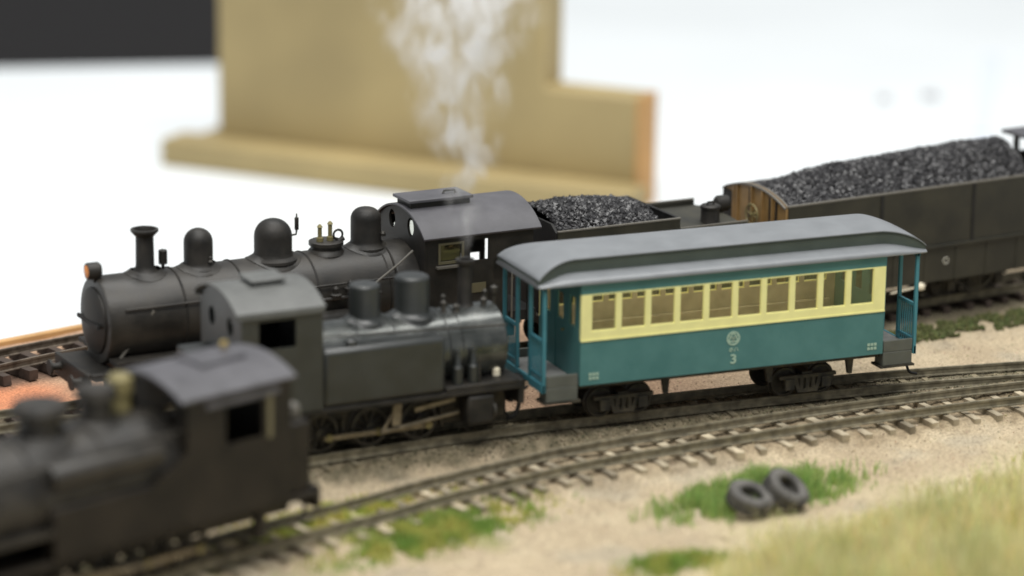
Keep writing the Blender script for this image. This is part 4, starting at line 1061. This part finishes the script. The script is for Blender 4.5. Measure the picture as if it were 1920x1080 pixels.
def straw(x, y):
    t = sst(-0.35, 0.35, fb(x, y, 0.05, 12))
    return jit(lerp3(lerp3((0.78, 0.73, 0.40), (0.58, 0.58, 0.27), t), (0.90, 0.83, 0.55), random.random()*0.35), 0.2)
sp = []
def bank(x, y):   # extent of the dry-grass bank
    return sst(-70, -112, y - 0.34*(x-40) + 12*nz(x, y, 0.035, 3) + max(0, (20-x))*0.45)
while len(sp) < 46000:
    x = random.uniform(-20, 235); y = random.uniform(-200, -35)
    w_ = bank(x, y)
    if random.random() > w_: continue
    cl = 0.5+0.5*nz(x, y, 0.09, 8)
    sp.append((x, y, ground_h(x, y), (2.0 + 16.0*w_*cl*cl + 4.0*w_*w_)*random.uniform(0.4, 1.25), random.uniform(0.25, 0.6), straw(x, y), random.uniform(0.1, 0.6)))
blades('dry_grass_bank', sp, K['grass'], 'straw coloured dry grass growing on the bank beyond the tyres', 'dry grass')

def clumps(name, spots, m, label, cat, smin, smax, colf):
    vs = []; fs = []; cols = []
    for (x, y, z) in spots:
        s = random.uniform(smin, smax); o = len(vs); c = colf(x, y)
        for q in ((1, 0, 0), (-1, 0, 0), (0, 1, 0), (0, -1, 0), (0, 0, 1), (0, 0, -1)):
            vs.append(((x+q[0]*s*random.uniform(0.5, 1.2)+random.uniform(-.3, .3)*s)*MM, (y+q[1]*s*random.uniform(0.5, 1.2)+random.uniform(-.3, .3)*s)*MM, (z+q[2]*s*random.uniform(0.5, 1.1))*MM)); cols += [*c, 1.0]
        for f in ((0, 2, 4), (2, 1, 4), (1, 3, 4), (3, 0, 4), (2, 0, 5), (1, 2, 5), (3, 1, 5), (0, 3, 5)): fs.append(tuple(i+o for i in f))
    me = bpy.data.meshes.new(name); me.from_pydata(vs, [], fs)
    at = me.color_attributes.new('tint', 'FLOAT_COLOR', 'POINT'); at.data.foreach_set('color', cols)
    me.materials.append(m)
    return tag(put(name, me), label, cat, kind='stuff')
sp = []
while len(sp) < 5200:
    x = random.uniform(100, 260); y = dRearY = 0
    d = random.uniform(-24, -8.5)
    sp_y = None
    y = 70 + (x-160)*0.145 + (d+16)
    if nz(x, y, 0.13, 5) + 0.35*math.sin((d+24)/15.5*PI) < 0.0: continue
    sp.append((x, y, ground_h(x, y)+random.uniform(0, 1.0)))
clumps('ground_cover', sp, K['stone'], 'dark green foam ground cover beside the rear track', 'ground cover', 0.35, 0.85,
       lambda x, y: jit(lerp3((0.055, 0.065, 0.022), (0.13, 0.14, 0.055), random.random())))
# grit along the middle track and loose stones over the sand
sp = []
while len(sp) < 6000:
    x = random.uniform(-120, 230); y = random.uniform(-8, 40); d = dMid(x, y)
    if abs(d) > 15 + 4*nz(x, y, 0.1): continue
    sp.append((x, y, ground_h(x, y)+random.uniform(-0.15, 0.25)))
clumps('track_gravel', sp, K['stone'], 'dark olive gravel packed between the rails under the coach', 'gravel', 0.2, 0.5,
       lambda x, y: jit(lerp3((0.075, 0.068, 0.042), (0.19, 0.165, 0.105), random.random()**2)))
sp = []
for i in range(13000):
    x = random.uniform(-130, 240); y = random.uniform(-130, 75)
    sp.append((x, y, ground_h(x, y)+random.uniform(-0.05, 0.12)))
clumps('loose_stones', sp, K['stone'], 'loose sand coloured stones scattered over the open ground', 'stones', 0.12, 0.42,
       lambda x, y: jit(lerp3(ground_tint(x, y), (0.20, 0.16, 0.11) if random.random() < 0.5 else (0.62, 0.52, 0.38), random.random()*0.7)))

# ------------------------------------------------------------------ steam rising from the tank engine's chimney
def steam():
    m = bpy.data.materials.new('steam'); m.use_nodes = True
    nt = m.node_tree; nt.nodes.remove(nt.nodes['Principled BSDF']); N = nt.nodes.new; Lk = nt.links.new
    tc = N('ShaderNodeTexCoord')
    def val(op, a, b=None, c=None, clamp=False):
        n = N('ShaderNodeMath'); n.operation = op; n.use_clamp = clamp
        for i, q in enumerate((a, b, c)):
            if q is None: continue
            if isinstance(q, (int, float)): n.inputs[i].default_value = q
            else: Lk(q, n.inputs[i])
        return n.outputs[0]
    mp = N('ShaderNodeMapping'); mp.inputs['Scale'].default_value = (1000, 1000, 1000); Lk(tc.outputs['Object'], mp.inputs['Vector'])
    sx = N('ShaderNodeSeparateXYZ'); Lk(mp.outputs[0], sx.inputs[0]); X, Y, Z = sx.outputs   # mm from chimney mouth
    wob = N('ShaderNodeTexNoise'); wob.noise_dimensions = '1D'; wob.inputs['Scale'].default_value = 0.06; Lk(Z, wob.inputs['W'])
    grow = val('MINIMUM', val('MULTIPLY', Z, 0.033), 1.0)
    cx = val('MULTIPLY', val('MULTIPLY', val('SUBTRACT', wob.outputs[0], 0.5), 12.0), grow)
    cx = val('ADD', cx, val('MULTIPLY', Z, -0.03))
    rad = val('ADD', 2.2, val('MULTIPLY', val('POWER', val('MAXIMUM', Z, 0.0), 1.18), 0.165))
    dx = val('SUBTRACT', X, cx)
    d = val('DIVIDE', val('SQRT', val('ADD', val('MULTIPLY', dx, dx), val('MULTIPLY', val('MULTIPLY', Y, Y), 2.2))), rad)
    mask = N('ShaderNodeMapRange'); mask.interpolation_type = 'SMOOTHSTEP'; mask.inputs[1].default_value = 1.05; mask.inputs[2].default_value = 0.1; Lk(d, mask.inputs[0])
    mp2 = N('ShaderNodeMapping'); mp2.inputs['Scale'].default_value = (0.16, 0.16, 0.10); mp2.inputs['Rotation'].default_value = (0, 0.18, 0); Lk(mp.outputs[0], mp2.inputs['Vector'])
    ns = N('ShaderNodeTexNoise'); ns.inputs['Scale'].default_value = 1.0; ns.inputs['Detail'].default_value = 1.2; ns.inputs['Distortion'].default_value = 0.35; Lk(mp2.outputs[0], ns.inputs['Vector'])
    puff = N('ShaderNodeMapRange'); puff.interpolation_type = 'SMOOTHSTEP'; puff.inputs[1].default_value = 0.46; puff.inputs[2].default_value = 0.66; Lk(ns.outputs[0], puff.inputs[0])
    dens = val('MULTIPLY', val('MULTIPLY', mask.outputs[0], puff.outputs[0]), 190.0)
    base = val('MULTIPLY', val('MULTIPLY', mask.outputs[0], mask.outputs[0]), 14.0)
    dens = val('ADD', dens, base)
    pv = N('ShaderNodeVolumePrincipled'); pv.inputs['Color'].default_value = (1.0, 1.0, 1.0, 1); pv.inputs['Anisotropy'].default_value = 0.1
    Lk(dens, pv.inputs['Density']); Lk(pv.outputs[0], nt.nodes['Material Output'].inputs['Volume'])
    # domain: a widening column
    mb = MB().lathe([(3.0, 0.2), (5.5, 8), (12, 25), (22, 45), (32, 80), (34, 92)], (0, 0, 0), 'z', 24)
    o = mb.build('steam_plume', m)
    a = math.atan(0.07); o.location = ((-40+22.7*math.cos(a))*MM, (12+22.7*math.sin(a))*MM, (5+47.2)*MM)
    tag(o, 'wispy white steam rising from the tank locomotive chimney', 'steam', kind='stuff')
steam()
